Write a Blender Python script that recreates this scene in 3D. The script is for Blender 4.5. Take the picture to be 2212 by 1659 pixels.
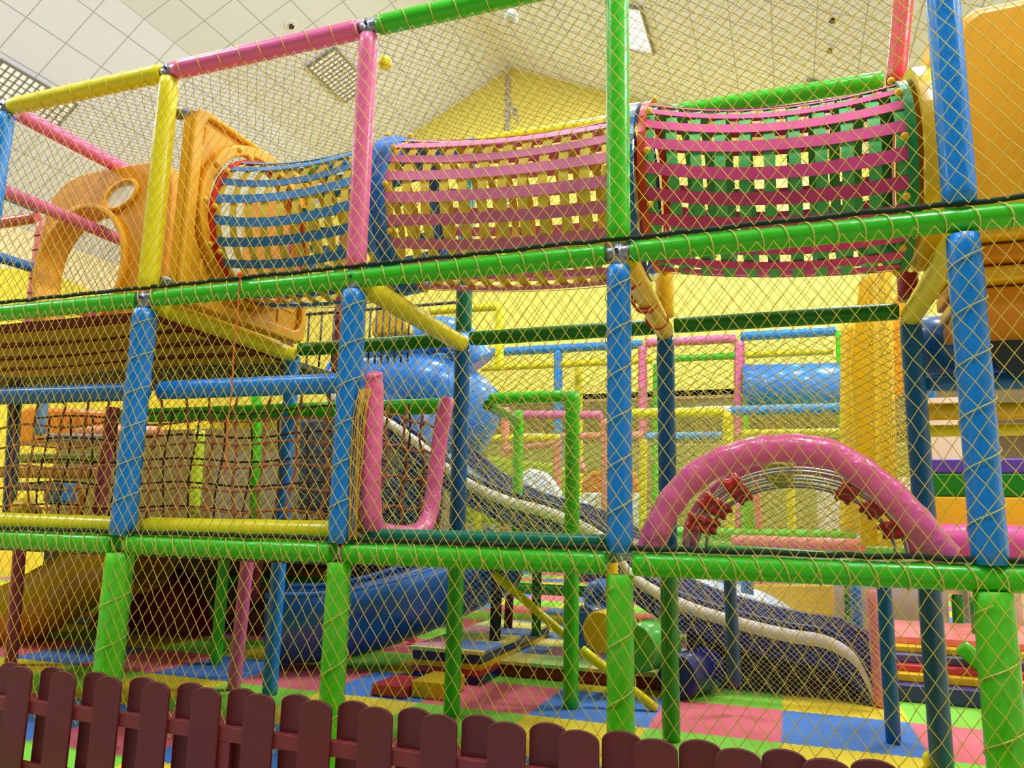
import bpy, math, random
from mathutils import Vector, Matrix
random.seed(7)
S = bpy.context.scene
COL = S.collection
for o in list(bpy.data.objects): bpy.data.objects.remove(o)
R = math.radians; PI = math.pi

# ---------------------------------------------------------------- camera
CAMP = Vector((0.6, -2.89, 1.09)); YAW, PITCH, ROLL, FPX = R(19.8), R(9.78), R(1.117), 1658.0
fwd = Vector((-math.sin(YAW)*math.cos(PITCH), math.cos(YAW)*math.cos(PITCH), math.sin(PITCH)))
rt0 = Vector((math.cos(YAW), math.sin(YAW), 0)); up0 = rt0.cross(fwd)
rt = rt0*math.cos(ROLL)+up0*math.sin(ROLL); up = up0*math.cos(ROLL)-rt0*math.sin(ROLL)
cd = bpy.data.cameras.new('camera'); cam = bpy.data.objects.new('camera', cd); COL.objects.link(cam)
cd.sensor_width = 36; cd.lens = FPX/2212*36; cd.clip_start = .05; cd.clip_end = 100
M = Matrix((rt, up, -fwd)).transposed().to_4x4(); M.translation = CAMP
cam.matrix_world = M; S.camera = cam
def ray(x, y): return fwd+rt*((x-1106)/FPX)+up*((829.5-y)/FPX)
def Y(x, y, v): d = ray(x, y); return CAMP+d*((v-CAMP.y)/d.y)
def X(x, y, v): d = ray(x, y); return CAMP+d*((v-CAMP.x)/d.x)
def Z(x, y, v): d = ray(x, y); return CAMP+d*((v-CAMP.z)/d.z)

# ---------------------------------------------------------------- world, exposure, lamps
S.view_settings.view_transform = 'Standard'; S.view_settings.look = 'None'
S.view_settings.gamma = 1; S.view_settings.use_curve_mapping = False
S.view_settings.exposure = -0.55
w = bpy.data.worlds.new('world'); S.world = w; w.use_nodes = True
w.node_tree.nodes['Background'].inputs[0].default_value = (.68, .82, 1, 1)
w.node_tree.nodes['Background'].inputs[1].default_value = 0.38
def lamp(x, y, z, sx, sy, power, rot=(0, 0, 0), col=(.82, .90, 1)):
    l = bpy.data.lights.new('ceiling_lamp', 'AREA'); l.shape = 'RECTANGLE'; l.size = sx; l.size_y = sy
    l.energy = power; l.color = col
    o = bpy.data.objects.new('ceiling_lamp', l); o.location = (x, y, z); o.rotation_euler = rot; COL.objects.link(o)
    return o
RIDGE_X, RIDGE_Z, CREASE_X, CREASE_Z = -4.29, 9.93, -7.99, 8.13
SL_L, SL_R = (RIDGE_Z-CREASE_Z)/(RIDGE_X-CREASE_X), -.45
def ceil_z(x):
    if x < CREASE_X: return CREASE_Z+.85*(x-CREASE_X)
    if x < RIDGE_X: return RIDGE_Z+SL_L*(x-RIDGE_X)
    return RIDGE_Z+SL_R*(x-RIDGE_X)
# fixtures of the hall (the louvred boxes are built further down at the same spots)
LAMP_P = 330
FIX = [(-6.65, 7.85, 0), (-1.42, 7.9, 1), (1.37, 8.85, 1), (-9.45, 4.3, 0), (-6.65, 2.6, 0), (-6.65, -2.4, 1),
       (-1.42, 2.6, 1), (-1.42, -2.4, 1), (1.9, 3.4, 1), (1.9, -1.6, 1), (4.6, 6.2, 1), (4.6, 0.6, 1), (-9.45, -1.0, 1)]
for i, (x, y, lit) in enumerate(FIX):
    sl = .85 if x < CREASE_X else (SL_L if x < RIDGE_X else SL_R)
    lamp(x, y, ceil_z(x)-.09, .5, 1.1, LAMP_P*(.75 if i in (1, 2) else 1 if lit else .35), (0, -math.atan(sl), 0))

# ---------------------------------------------------------------- materials
def lin(h):
    h = h.lstrip('#'); v = [int(h[i:i+2], 16)/255 for i in (0, 2, 4)]
    return tuple(c/12.92 if c <= .04045 else ((c+.055)/1.055)**2.4 for c in v)+(1,)
MATS = {}
def mat(name, col, rough=.5, metal=0, bump=0, bscale=12, var=0, spec=.5, trans=0, coat=0, stretch=False):
    if name in MATS: return MATS[name]
    m = bpy.data.materials.new(name); m.use_nodes = True; n = m.node_tree.nodes; L = m.node_tree.links
    b = n['Principled BSDF']; b.inputs['Base Color'].default_value = lin(col)
    b.inputs['Roughness'].default_value = rough; b.inputs['Metallic'].default_value = metal
    b.inputs['Specular IOR Level'].default_value = spec
    b.inputs['Coat Weight'].default_value = coat; b.inputs['Coat Roughness'].default_value = .12
    if trans: b.inputs['Transmission Weight'].default_value = trans
    if bump or var:
        tc = n.new('ShaderNodeTexCoord'); nz = n.new('ShaderNodeTexNoise'); nz.inputs['Scale'].default_value = bscale
        nz.inputs['Detail'].default_value = 4
        mp = n.new('ShaderNodeMapping'); mp.inputs['Scale'].default_value = (1, 1, .08 if stretch else 1)
        L.new(tc.outputs['Object'], mp.inputs['Vector']); L.new(mp.outputs['Vector'], nz.inputs['Vector'])
    if bump:
        bp = n.new('ShaderNodeBump'); bp.inputs['Strength'].default_value = bump; bp.inputs['Distance'].default_value = .02
        L.new(nz.outputs['Fac'], bp.inputs['Height']); L.new(bp.outputs['Normal'], b.inputs['Normal'])
    if var:
        rp = n.new('ShaderNodeValToRGB'); c = lin(col)
        rp.color_ramp.elements[0].position = .3; rp.color_ramp.elements[1].position = .7
        rp.color_ramp.elements[0].color = tuple(k*(1-var) for k in c[:3])+(1,)
        rp.color_ramp.elements[1].color = tuple(min(1, k*(1+var)) for k in c[:3])+(1,)
        L.new(nz.outputs['Fac'], rp.inputs['Fac']); L.new(rp.outputs['Color'], b.inputs['Base Color'])
    MATS[name] = m; return m
def vinyl(name, col, st=False): return mat(name, col, .3, bump=.5 if st else .2, bscale=26 if st else 9, coat=.12, stretch=st, spec=.4)
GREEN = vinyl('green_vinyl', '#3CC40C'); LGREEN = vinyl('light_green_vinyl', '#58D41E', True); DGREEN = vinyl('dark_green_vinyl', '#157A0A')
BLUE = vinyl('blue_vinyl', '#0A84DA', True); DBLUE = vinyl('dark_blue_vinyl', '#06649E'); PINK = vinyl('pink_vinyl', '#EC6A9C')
YEL = vinyl('yellow_vinyl', '#EADB06'); SUN = vinyl('golden_vinyl', '#EEBE12'); RED = vinyl('red_vinyl', '#C43A38')
SALMON = vinyl('salmon_vinyl', '#EE7E7A'); MAROON = mat('maroon_sheet', '#7A1414', .5); NAVY = vinyl('navy_vinyl', '#16205E')
TEAL = vinyl('teal_vinyl', '#0E7A5C'); PURPLE = vinyl('purple_vinyl', '#5A3C9C'); MAGENTA = vinyl('magenta_vinyl', '#E0559A')
ORANGE = vinyl('orange_vinyl', '#F07A28'); BLACK = mat('black_rubber', '#141418', .6)
OPL = mat('orange_plastic', '#EBA414', .4, coat=.04, spec=.3, bump=.06, bscale=30); OPL2 = mat('deep_orange_plastic', '#DC8C04', .4, coat=.04, spec=.3, bump=.06, bscale=30)
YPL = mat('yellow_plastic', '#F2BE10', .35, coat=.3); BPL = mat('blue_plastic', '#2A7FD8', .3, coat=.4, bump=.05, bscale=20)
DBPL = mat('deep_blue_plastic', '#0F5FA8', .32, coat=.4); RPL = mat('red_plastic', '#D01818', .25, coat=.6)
GPL = mat('green_plastic', '#3CB030', .3, coat=.5); NPL = mat('navy_plastic', '#141C60', .35, coat=.3)
CREAM = mat('cream_plastic', '#F4E4D0', .4); METAL = mat('pipe_metal', '#9A9A9E', .38, metal=.85, bump=.2, bscale=40)
DMETAL = mat('dark_metal', '#4A4A50', .45, metal=.7)
CORD = mat('yellow_cord', '#D6BA3A', .7); CORDL = mat('pale_yellow_cord', '#E6CC62', .7); CORDG = mat('lime_cord', '#BDBA30', .7)
CORDW = mat('pale_grey_cord', '#C8C0A0', .7); CORDB = mat('olive_cord', '#8E7C50', .75)
ROPE = mat('brown_rope', '#A8653C', .85, bump=.5, bscale=120); OROPE = mat('orange_string', '#F06A20', .7)
FENCE = mat('oxblood_paint', '#5E1A1A', .5, var=.06, bscale=3, bump=.05)
SB = mat('blue_strap', '#2F7FC4', .6, var=.08); SY = mat('yellow_strap', '#E8C83C', .6, var=.08)
SP = mat('pink_strap', '#E276A4', .6, var=.08); SM = mat('magenta_strap', '#DC3C80', .6, var=.08); SG = mat('green_strap', '#4FB45A', .6, var=.08)
CLEARC = mat('grey_steel_cable', '#B8A89C', .35, metal=.4)
WHITE = mat('white_plastic', '#F2F0EE', .45)

def nodes_mat(name, rough=.6):
    m = bpy.data.materials.new(name); m.use_nodes = True
    b = m.node_tree.nodes['Principled BSDF']; b.inputs['Roughness'].default_value = rough
    MATS[name] = m; return m, m.node_tree.nodes, m.node_tree.links, b
def math_node(n, L, op, a, b=None, c=None):
    k = n.new('ShaderNodeMath'); k.operation = op
    for i, v in enumerate((a, b, c)):
        if v is None: continue
        if isinstance(v, (int, float)): k.inputs[i].default_value = v
        else: L.new(v, k.inputs[i])
    return k.outputs[0]
def mixc(n, L, f, a, b):
    k = n.new('ShaderNodeMix'); k.data_type = 'RGBA'
    if isinstance(f, (int, float)): k.inputs[0].default_value = f
    else: L.new(f, k.inputs[0])
    for i, v in ((6, a), (7, b)):
        if isinstance(v, tuple): k.inputs[i].default_value = v
        else: L.new(v, k.inputs[i])
    return k.outputs[2]
def mats_floor(name, ox, oy, sx, sy, cols):
    """interlocking foam tiles, four colours in a 2 x 2 repeat"""
    m, n, L, b = nodes_mat(name, .75)
    tc = n.new('ShaderNodeTexCoord'); sp = n.new('ShaderNodeSeparateXYZ'); L.new(tc.outputs['Object'], sp.inputs[0])
    x, y = sp.outputs[0], sp.outputs[1]
    wx = math_node(n, L, 'MULTIPLY', math_node(n, L, 'SIGN', math_node(n, L, 'SINE', math_node(n, L, 'MULTIPLY', y, 150))), .006)
    wy = math_node(n, L, 'MULTIPLY', math_node(n, L, 'SIGN', math_node(n, L, 'SINE', math_node(n, L, 'MULTIPLY', x, 150))), .006)
    u = math_node(n, L, 'DIVIDE', math_node(n, L, 'SUBTRACT', math_node(n, L, 'ADD', x, wx), ox), sx)
    v = math_node(n, L, 'DIVIDE', math_node(n, L, 'SUBTRACT', math_node(n, L, 'ADD', y, wy), oy), sy)
    pu = math_node(n, L, 'FLOORED_MODULO', math_node(n, L, 'FLOOR', u), 2)
    pv = math_node(n, L, 'FLOORED_MODULO', math_node(n, L, 'FLOOR', v), 2)
    a = mixc(n, L, pu, lin(cols[0]), lin(cols[1])); c = mixc(n, L, pu, lin(cols[2]), lin(cols[3]))
    k = mixc(n, L, pv, a, c); L.new(k, b.inputs['Base Color'])
    bp = n.new('ShaderNodeBump'); nz = n.new('ShaderNodeTexNoise'); nz.inputs['Scale'].default_value = 220
    L.new(tc.outputs['Object'], nz.inputs['Vector']); L.new(nz.outputs['Fac'], bp.inputs['Height']); bp.inputs['Strength'].default_value = .15
    L.new(bp.outputs['Normal'], b.inputs['Normal']); return m
FLOORM = mats_floor('foam_tiles', .516, 1.42, .67, .715, ('#4F86D8', '#F0707E', '#F2D42A', '#86D63C'))
FLOOR2 = mats_floor('foam_tiles_small', 0, 0, .42, .36, ('#7A98D0', '#F09AA8', '#F4E070', '#B6E07A'))
# ceiling tiles: 0.6 m grid with thin grey runners
CEILM, n, L, b = nodes_mat('ceiling_tiles', .8)
tc = n.new('ShaderNodeTexCoord'); sp = n.new('ShaderNodeSeparateXYZ'); L.new(tc.outputs['UV'], sp.inputs[0])
def gridline(o):
    f = math_node(n, L, 'FRACT', math_node(n, L, 'DIVIDE', o, .6)); d = math_node(n, L, 'ABSOLUTE', math_node(n, L, 'SUBTRACT', f, .5))
    return math_node(n, L, 'GREATER_THAN', d, .486)
g = math_node(n, L, 'MAXIMUM', gridline(sp.outputs[0]), gridline(sp.outputs[1]))
nz = n.new('ShaderNodeTexNoise'); nz.inputs['Scale'].default_value = .35; L.new(tc.outputs['UV'], nz.inputs['Vector'])
base = mixc(n, L, nz.outputs['Fac'], lin('#ECEDFA'), lin('#E2E4F2'))
L.new(mixc(n, L, g, base, lin('#B4B2BC')), b.inputs['Base Color'])
# mural wall: cream above, yellow below with a wavy painted edge
def mural(name, top, low, zc, amp, ax):
    m, n, L, b = nodes_mat(name, .7); tc = n.new('ShaderNodeTexCoord'); sp = n.new('ShaderNodeSeparateXYZ'); L.new(tc.outputs['Object'], sp.inputs[0])
    s = math_node(n, L, 'MULTIPLY', math_node(n, L, 'SINE', math_node(n, L, 'MULTIPLY', sp.outputs[ax], 1.7)), amp)
    f = math_node(n, L, 'LESS_THAN', math_node(n, L, 'ADD', sp.outputs[2], s), zc)
    L.new(mixc(n, L, f, lin(top), lin(low)), b.inputs['Base Color']); return m
WALLL = mural('painted_wall', '#F0DCAE', '#F8DC3C', 4.85, .12, 1)
WALLY = mat('yellow_wall_paint', '#ECDA5E', .75, var=.03, bscale=.6)
WALLC = mat('cream_wall_paint', '#E8D8C4', .8, var=.03, bscale=.6)
WALLP = mat('pale_pink_wall_paint', '#F0D2C8', .8)
LOWC = mat('low_ceiling_paint', '#BDB49A', .8)
GIR, n, L, b = nodes_mat('mosaic_paint', .8)
tc = n.new('ShaderNodeTexCoord'); vo = n.new('ShaderNodeTexVoronoi'); vo.feature = 'DISTANCE_TO_EDGE'; vo.inputs['Scale'].default_value = 14
L.new(tc.outputs['Object'], vo.inputs['Vector']); L.new(mixc(n, L, math_node(n, L, 'LESS_THAN', vo.outputs['Distance'], .09), lin('#8C8478'), lin('#D8CDB8')), b.inputs['Base Color'])
FLORAL, n, L, b = nodes_mat('floral_cloth', .8)
tc = n.new('ShaderNodeTexCoord'); vo = n.new('ShaderNodeTexVoronoi'); vo.inputs['Scale'].default_value = 7
L.new(tc.outputs['Object'], vo.inputs['Vector'])
pc = mixc(n, L, math_node(n, L, 'GREATER_THAN', sp_ := math_node(n, L, 'MULTIPLY', vo.outputs['Color'], 1), .5), lin('#F08A9A'), lin('#F0B870'))
L.new(mixc(n, L, math_node(n, L, 'LESS_THAN', vo.outputs['Distance'], .38), lin('#F4ECE6'), pc), b.inputs['Base Color'])
def emis(name, col, s):
    m, n, L, b = nodes_mat(name); b.inputs['Emission Color'].default_value = lin(col); b.inputs['Emission Strength'].default_value = s
    b.inputs['Base Color'].default_value = lin(col); return m
GLOW = emis('lamp_glow', '#FFFBF0', 3.0); DIM = emis('lamp_tube_glow', '#FFF8E0', .9)

# ---------------------------------------------------------------- mesh builder
class MB:
    def __init__(s): s.v = []; s.f = []; s.sm = []
    def face(s, idx, sm=False): s.f.append(idx); s.sm.append(sm)
    def box(s, lo, hi):
        x0, y0, z0 = lo; x1, y1, z1 = hi; b = len(s.v)
        s.v += [(x0, y0, z0), (x1, y0, z0), (x1, y1, z0), (x0, y1, z0), (x0, y0, z1), (x1, y0, z1), (x1, y1, z1), (x0, y1, z1)]
        for q in ((0, 3, 2, 1), (4, 5, 6, 7), (0, 1, 5, 4), (1, 2, 6, 5), (2, 3, 7, 6), (3, 0, 4, 7)): s.face(tuple(b+i for i in q))
        return s
    def tube(s, pts, r, seg=14, closed=False, caps=True, sm=True):
        """swept round tube; r is a number or a list"""
        pts = [Vector(p) for p in pts]; n = len(pts)
        rs = r if isinstance(r, (list, tuple)) else [r]*n
        t0 = (pts[1]-pts[0]).normalized(); a = Vector((0, 0, 1)) if abs(t0.z) < .9 else Vector((1, 0, 0))
        u = t0.cross(a).normalized(); base = len(s.v)
        for i in range(n):
            if closed: t = (pts[(i+1) % n]-pts[i-1]).normalized()
            else: t = (pts[min(i+1, n-1)]-pts[max(i-1, 0)]).normalized()
            u = (u-t*u.dot(t)).normalized(); w = t.cross(u)
            for k in range(seg):
                an = 2*PI*k/seg; s.v.append(tuple(pts[i]+(u*math.cos(an)+w*math.sin(an))*rs[i]))
        for i in range(n if closed else n-1):
            j = (i+1) % n
            for k in range(seg):
                l = (k+1) % seg
                s.face((base+i*seg+k, base+i*seg+l, base+j*seg+l, base+j*seg+k), sm)
        if caps and not closed:
            s.face(tuple(base+k for k in range(seg))[::-1]); s.face(tuple(base+(n-1)*seg+k for k in range(seg)))
        return s
    def ribbon(s, pts, sides, w, th):
        """flat strap: pts centre line, sides = direction of width per point"""
        base = len(s.v); n = len(pts)
        for i in range(n):
            t = (pts[min(i+1, n-1)]-pts[max(i-1, 0)]).normalized(); sd = sides[i].normalized(); nn = t.cross(sd).normalized()
            for a, c in ((-1, -1), (1, -1), (1, 1), (-1, 1)): s.v.append(tuple(pts[i]+sd*(a*w/2)+nn*(c*th/2)))
        for i in range(n-1):
            for k in range(4):
                l = (k+1) % 4; s.face((base+i*4+k, base+i*4+l, base+i*4+4+l, base+i*4+4+k))
        s.face((base, base+3, base+2, base+1)); e = base+(n-1)*4; s.face((e, e+1, e+2, e+3)); return s
    def sphere(s, c, r, seg=12, rings=8, sc=(1, 1, 1)):
        b = len(s.v); c = Vector(c)
        for i in range(1, rings):
            ph = PI*i/rings
            for k in range(seg):
                th = 2*PI*k/seg
                s.v.append((c.x+r*sc[0]*math.sin(ph)*math.cos(th), c.y+r*sc[1]*math.sin(ph)*math.sin(th), c.z+r*sc[2]*math.cos(ph)))
        s.v.append((c.x, c.y, c.z+r*sc[2])); t = len(s.v)-1; s.v.append((c.x, c.y, c.z-r*sc[2])); u = t+1
        for i in range(rings-2):
            for k in range(seg):
                l = (k+1) % seg; s.face((b+i*seg+k, b+(i+1)*seg+k, b+(i+1)*seg+l, b+i*seg+l), True)
        for k in range(seg):
            l = (k+1) % seg; s.face((t, b+k, b+l), True); s.face((u, b+(rings-2)*seg+l, b+(rings-2)*seg+k), True)
        return s
    def prism(s, outline, d):
        """outline: list of 3-D points, extruded by vector d"""
        b = len(s.v); n = len(outline); d = Vector(d)
        s.v += [tuple(Vector(p)) for p in outline]+[tuple(Vector(p)+d) for p in outline]
        s.face(tuple(range(b, b+n))[::-1]); s.face(tuple(range(b+n, b+2*n)))
        for i in range(n): j = (i+1) % n; s.face((b+i, b+j, b+n+j, b+n+i))
        return s
    def plate_hole(s, outer, inner, d):
        """ring between two loops of equal count, extruded by d"""
        b = len(s.v); n = len(outer); d = Vector(d)
        for loop in (outer, inner): s.v += [tuple(Vector(p)) for p in loop]
        for loop in (outer, inner): s.v += [tuple(Vector(p)+d) for p in loop]
        for i in range(n):
            j = (i+1) % n
            s.face((b+i, b+j, b+n+j, b+n+i)); s.face((b+2*n+i, b+3*n+i, b+3*n+j, b+2*n+j))
            s.face((b+i, b+2*n+i, b+2*n+j, b+j)); s.face((b+n+i, b+n+j, b+3*n+j, b+3*n+i), True)
        return s
    def build(s, name, m, parent=None, bevel=0, uv=None, subs=0):
        me = bpy.data.meshes.new(name); me.from_pydata(s.v, [], s.f); me.update()
        for p, k in zip(me.polygons, s.sm): p.use_smooth = k
        me.materials.append(m); o = bpy.data.objects.new(name, me); COL.objects.link(o)
        if parent: o.parent = parent
        if uv:
            l = me.uv_layers.new(name='UVMap')
            for i, lp in enumerate(me.loops): l.data[i].uv = uv(me.vertices[lp.vertex_index].co)
        if bevel:
            md = o.modifiers.new('bevel', 'BEVEL'); md.width = bevel; md.segments = 3; md.limit_method = 'ANGLE'; md.angle_limit = R(40)
            me.shade_smooth()
            try: me.set_sharp_from_angle(angle=R(45))
            except Exception: pass
        return o
def tag(o, label, cat, group=None, kind=None):
    if label: o['label'] = label
    if cat: o['category'] = cat
    if group: o['group'] = group
    if kind: o['kind'] = kind
    return o
def empty(name, loc, label, cat, group=None):
    o = bpy.data.objects.new(name, None); COL.objects.link(o); o.location = loc; o.empty_display_size = .1
    return tag(o, label, cat, group)
def struct(name, mb, m, **k):
    o = mb.build(name, m, **k); o['kind'] = 'structure'; return o
def rel(root, mb):
    """move a mesh written in world coordinates under an empty"""
    l = root.location; mb.v = [(a-l.x, b-l.y, c-l.z) for a, b, c in mb.v]; return mb
def ring(c, r, axis='x', n=40, sx=1, sz=1):
    c = Vector(c); out = []
    for k in range(n):
        a = 2*PI*k/n; p, q = r*math.cos(a)*sx, r*math.sin(a)*sz
        out.append(c+(Vector((0, p, q)) if axis == 'x' else Vector((p, 0, q)) if axis == 'y' else Vector((p, q, 0))))
    return out

# ---------------------------------------------------------------- room shell
mb = MB(); YB, YF = 10.3, -5.2
prof = [(-11, ceil_z(-11)), (CREASE_X, CREASE_Z), (RIDGE_X, RIDGE_Z), (6, ceil_z(6))]
uvs = []
for (x0, z0), (x1, z1), u0 in ((prof[0], prof[1], 0), (prof[1], prof[2], 3.6), (prof[2], prof[3], 7.8)):
    b0 = len(mb.v); mb.v += [(x0, YF, z0), (x1, YF, z1), (x1, YB+.01, z1), (x0, YB+.01, z0), (x0, YF, z0+.1), (x1, YF, z1+.1), (x1, YB, z1+.1), (x0, YB, z0+.1)]
    ln = math.hypot(x1-x0, z1-z0); uvs += [(u0, YF+5.4), (u0+ln, YF+5.4), (u0+ln, YB+5.4), (u0, YB+5.4)]*2
    for q in ((0, 3, 2, 1), (4, 5, 6, 7), (0, 1, 5, 4), (1, 2, 6, 5), (2, 3, 7, 6), (3, 0, 4, 7)): mb.face(tuple(b0+i for i in q))
o = struct('ceiling', mb, CEILM)
l = o.data.uv_layers.new(name='UVMap')
for i, lp in enumerate(o.data.loops): l.data[i].uv = uvs[lp.vertex_index]
struct('floor', MB().box((-11, YF, -.05), (6, 18, 0)), FLOORM)
struct('wall_left', MB().box((-11.1, YF, 0), (-11, 18, 5.57)), WALLL)
struct('wall_right', MB().box((6, YF, 0), (6.1, 18, 5.4)), WALLC)
bz = 3.17
struct('wall_back_upper', MB().prism([(-11, YB, bz), (6, YB, bz), (6, YB, ceil_z(6)), (RIDGE_X, YB, RIDGE_Z), (CREASE_X, YB, CREASE_Z), (-11, YB, ceil_z(-11))], (0, .15, 0)), WALLY)
struct('trim_1', MB().box((-11, YB-.02, bz-.05), (6, YB+.17, bz)), mat('beam_edge_paint', '#B08A5C', .7))
struct('ceiling_low', MB().box((-11, YB, bz), (6, 18, bz+.1)), LOWC)
struct('wall_back', MB().box((-11, 18, 0), (6, 18.1, bz+.1)), WALLC)
# painted mosaic strip with two stubby branches, running up the yellow wall
mb = MB().prism([(-4.40, YB-.02, 6.7), (-4.27, YB-.02, 6.7), (-4.31, YB-.02, 9.8), (-4.41, YB-.02, 9.86)], (0, .015, 0))
mb.prism([(-4.33, YB-.022, 9.2), (-4.16, YB-.022, 9.0), (-4.12, YB-.022, 8.7), (-4.3, YB-.022, 9.0)], (0, .015, 0))
mb.prism([(-4.33, YB-.022, 8.25), (-4.16, YB-.022, 8.3), (-4.2, YB-.022, 8.15), (-4.3, YB-.022, 8.05)], (0, .015, 0))
mb.prism([(-4.36, YB-.024, 7.9), (-4.28, YB-.024, 7.9), (-4.2, YB-.024, 7.2), (-4.36, YB-.024, 7.2)], (0, .015, 0))
struct('trim_2', mb, GIR)

# ceiling fixtures: louvred boxes
fixlab = {0: 'square-louvred ceiling light fixture above the pink top rail, seen through the net',
          1: 'bright white lit ceiling light panel beside the tall green post',
          2: 'ceiling light fixture showing between the green back rail and the magenta strap tunnel',
          3: 'dark louvred ceiling light fixture at the left edge above the yellow top rail'}
for i, (x, y, lit) in enumerate(FIX):
    sl = .85 if x < CREASE_X else (SL_L if x < RIDGE_X else SL_R)
    e = empty('ceiling_light', (x, y, ceil_z(x)-.005), fixlab.get(i, 'louvred ceiling light fixture above and beside the camera, outside the photo'), 'light', None if i in fixlab else 'hall lights outside the photo')
    e.rotation_euler = (0, -math.atan(sl), 0)
    MB().box((-.3, -.6, -.05), (.3, -.57, 0)).box((-.3, .57, -.05), (.3, .6, 0)).box((-.3, -.57, -.05), (-.27, .57, 0)).box((.27, -.57, -.05), (.3, .57, 0)).build('frame', METAL, e)
    MB().box((-.27, -.57, -.012), (.27, .57, -.004)).build('reflector', GLOW if lit else DIM, e)
    if i < 4 and not (i == 1):
        mb = MB()
        for k in range(1, 6): mb.box((-.27+.09*k-.005, -.57, -.05), (-.27+.09*k+.005, .57, -.014))
        for k in range(1, 12): mb.box((-.27, -.57+.095*k-.005, -.05), (.27, -.57+.095*k+.005, -.014))
        mb.build('louvre', METAL, e)
for k, ((x, y), lab) in enumerate({(-6.63, 6.38): 'round ceiling sprinkler in the bare tiles above the pink top rail', (1.37, 6.72): 'upper round ceiling sprinkler seen through the net at right',
                 (1.37, 7.39): 'lower round ceiling sprinkler seen through the net at right'}.items()):
    sl = SL_L if x < RIDGE_X else SL_R
    e = empty('sprinkler', (x, y, ceil_z(x)), lab, 'sprinkler'); e.rotation_euler = (0, -math.atan(sl), 0)
    MB().tube([(0, 0, 0), (0, 0, -.012)], [.11, .1], 20).build('rose', WHITE, e)
    MB().tube([(0, 0, -.012), (0, 0, -.04), (0, 0, -.05)], [.03, .02, .045], 12).build('nozzle', DMETAL, e)
# strip lights in the low ceiling behind the beam
for (px, py, wd, lab) in ((1555, 860, .9, 'bright strip light under the low ceiling beside the pink back post'), (1385, 875, .8, 'strip light under the low ceiling behind the tall blue post'),
                          (1150, 935, .8, 'glowing strip light far behind the green frame')):
    p = Y(px, py, {1555: 11.6, 1385: 12.2, 1150: 15.5}[px])
    e = empty('strip_light', (p.x, p.y, bz), lab, 'light')
    MB().box((-wd/2, -.2, -.03), (wd/2, .2, 0)).build('housing', WHITE, e)
    MB().box((-wd/2+.02, -.18, -.07), (wd/2-.02, .18, -.03)).build('diffuser', emis('strip_glow', '#FFFFFF', 4) if 'strip_glow' not in MATS else MATS['strip_glow'], e)
for x in (-8, -4, 0, 4): lamp(x, 13.5, bz-.06, 1.2, .6, 60)

# ---------------------------------------------------------------- padded frame tubes
def pad_pts(p0, p1, r, wob=.02):
    p0, p1 = Vector(p0), Vector(p1); ln = (p1-p0).length; n = max(6, int(ln/.05))
    pts = [p0+(p1-p0)*(i/n) for i in range(n+1)]
    rs = [r*(1+random.uniform(-wob, wob)) for _ in pts]; d = (p1-p0)/ln
    return [p0-d*.0, p0+d*.004]+pts[1:-1]+[p1-d*.004, p1], [r*.82, r*.96]+rs[1:-1]+[r*.96, r*.82]
def pad(p0, p1, r, m, label, rail=False, wob=.02, group=None, name=None, seg=18, cat=None):
    pts, rs = pad_pts(p0, p1, r, wob)
    o = MB().tube(pts, rs, seg).build(name or ('padded_rail' if rail else 'padded_post'), m)
    return tag(o, label, cat or ('rail' if rail else 'post'), group)
W, D1, Z1, Z2, Z3 = 1.2, 1.23, .925, 2.13, 3.38
XA, XB, XC, XD, X0 = -2.4, -1.2, 0., 1.2, -3.6
# front posts
for x, m, r, lab in ((XA, LGREEN, .066, 'wide light green ground post left of the dark blue slide'), (XB, LGREEN, .052, 'light green ground post in front of the blue slide chute'),
                  (XC, LGREEN, .05, 'light green ground post left of the green roller drum'), (XD, LGREEN, .058, 'light green ground post at the right edge')):
    pad((x, 0, 0), (x, 0, Z1-.04), r, m, lab, wob=.03)
for x, m, r, lab in ((XA, BLUE, .058, 'thick blue post left of the brown rope net, below the yellow post'), (XB, BLUE, .055, 'blue post left of the pink U-shaped gate, below the pink post'),
                  (XC, BLUE, .048, 'straight blue post under the tall green post'), (XD, BLUE, .054, 'blue post right of the pink arch')):
    pad((x, 0, Z1+.04), (x, 0, Z2-.055), r, m, lab, wob=.03)
for x, m, r, lab in ((X0, BLUE, .048, 'blue upper post at the left edge under the yellow top rail'), (XA, YEL, .05, 'bright yellow upper post beside the orange panel'),
                  (XB, PINK, .046, 'pink upper post in front of the blue strap tunnel'), (XC, GREEN, .048, 'tall bright green upper post between two strap tunnels'),
                  (XD, BLUE, .055, 'glossy blue upper post in front of the orange roof panel')):
    pad((x, 0, Z2+.055), (x, 0, Z3-.045), r, m, lab, wob=.008)
# front rails
def rails(z, r, spans):
    for x0, x1, m, lab in spans: pad((x0, 0, z), (x1, 0, z), r, m, lab, rail=True, wob=.012)
rails(Z1, .044, ((-4.8, X0-.05, GREEN, 'light green lower rail at the far left edge'), (X0+.05, XA-.04, GREEN, 'light green lower rail left of the wide green ground post'), (XA+.04, XB-.03, GREEN, 'light green lower rail below the brown rope net'),
                 (XB+.03, XC-.05, GREEN, 'light green lower rail below the pink U-shaped gate'), (XC+.05, XD+.9, GREEN, 'long light green lower rail below the pink arch')))
rails(Z2, .042, ((-4.8, XA-.05, GREEN, 'green middle rail left of the yellow post'), (XA+.05, XC-.05, GREEN, 'long green middle rail below the blue and pink strap tunnels'),
                 (XC+.05, XD+.9, GREEN, 'green middle rail below the magenta strap tunnel')))
rails(Z3, .047, ((X0+.04, XA-.05, YEL, 'yellow top rail at upper left'), (XA+.03, XB-.05, PINK, 'pink top rail running up from the yellow post'), (XB+.05, XC, GREEN, 'green top rail leaving the top of the photo')))
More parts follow.
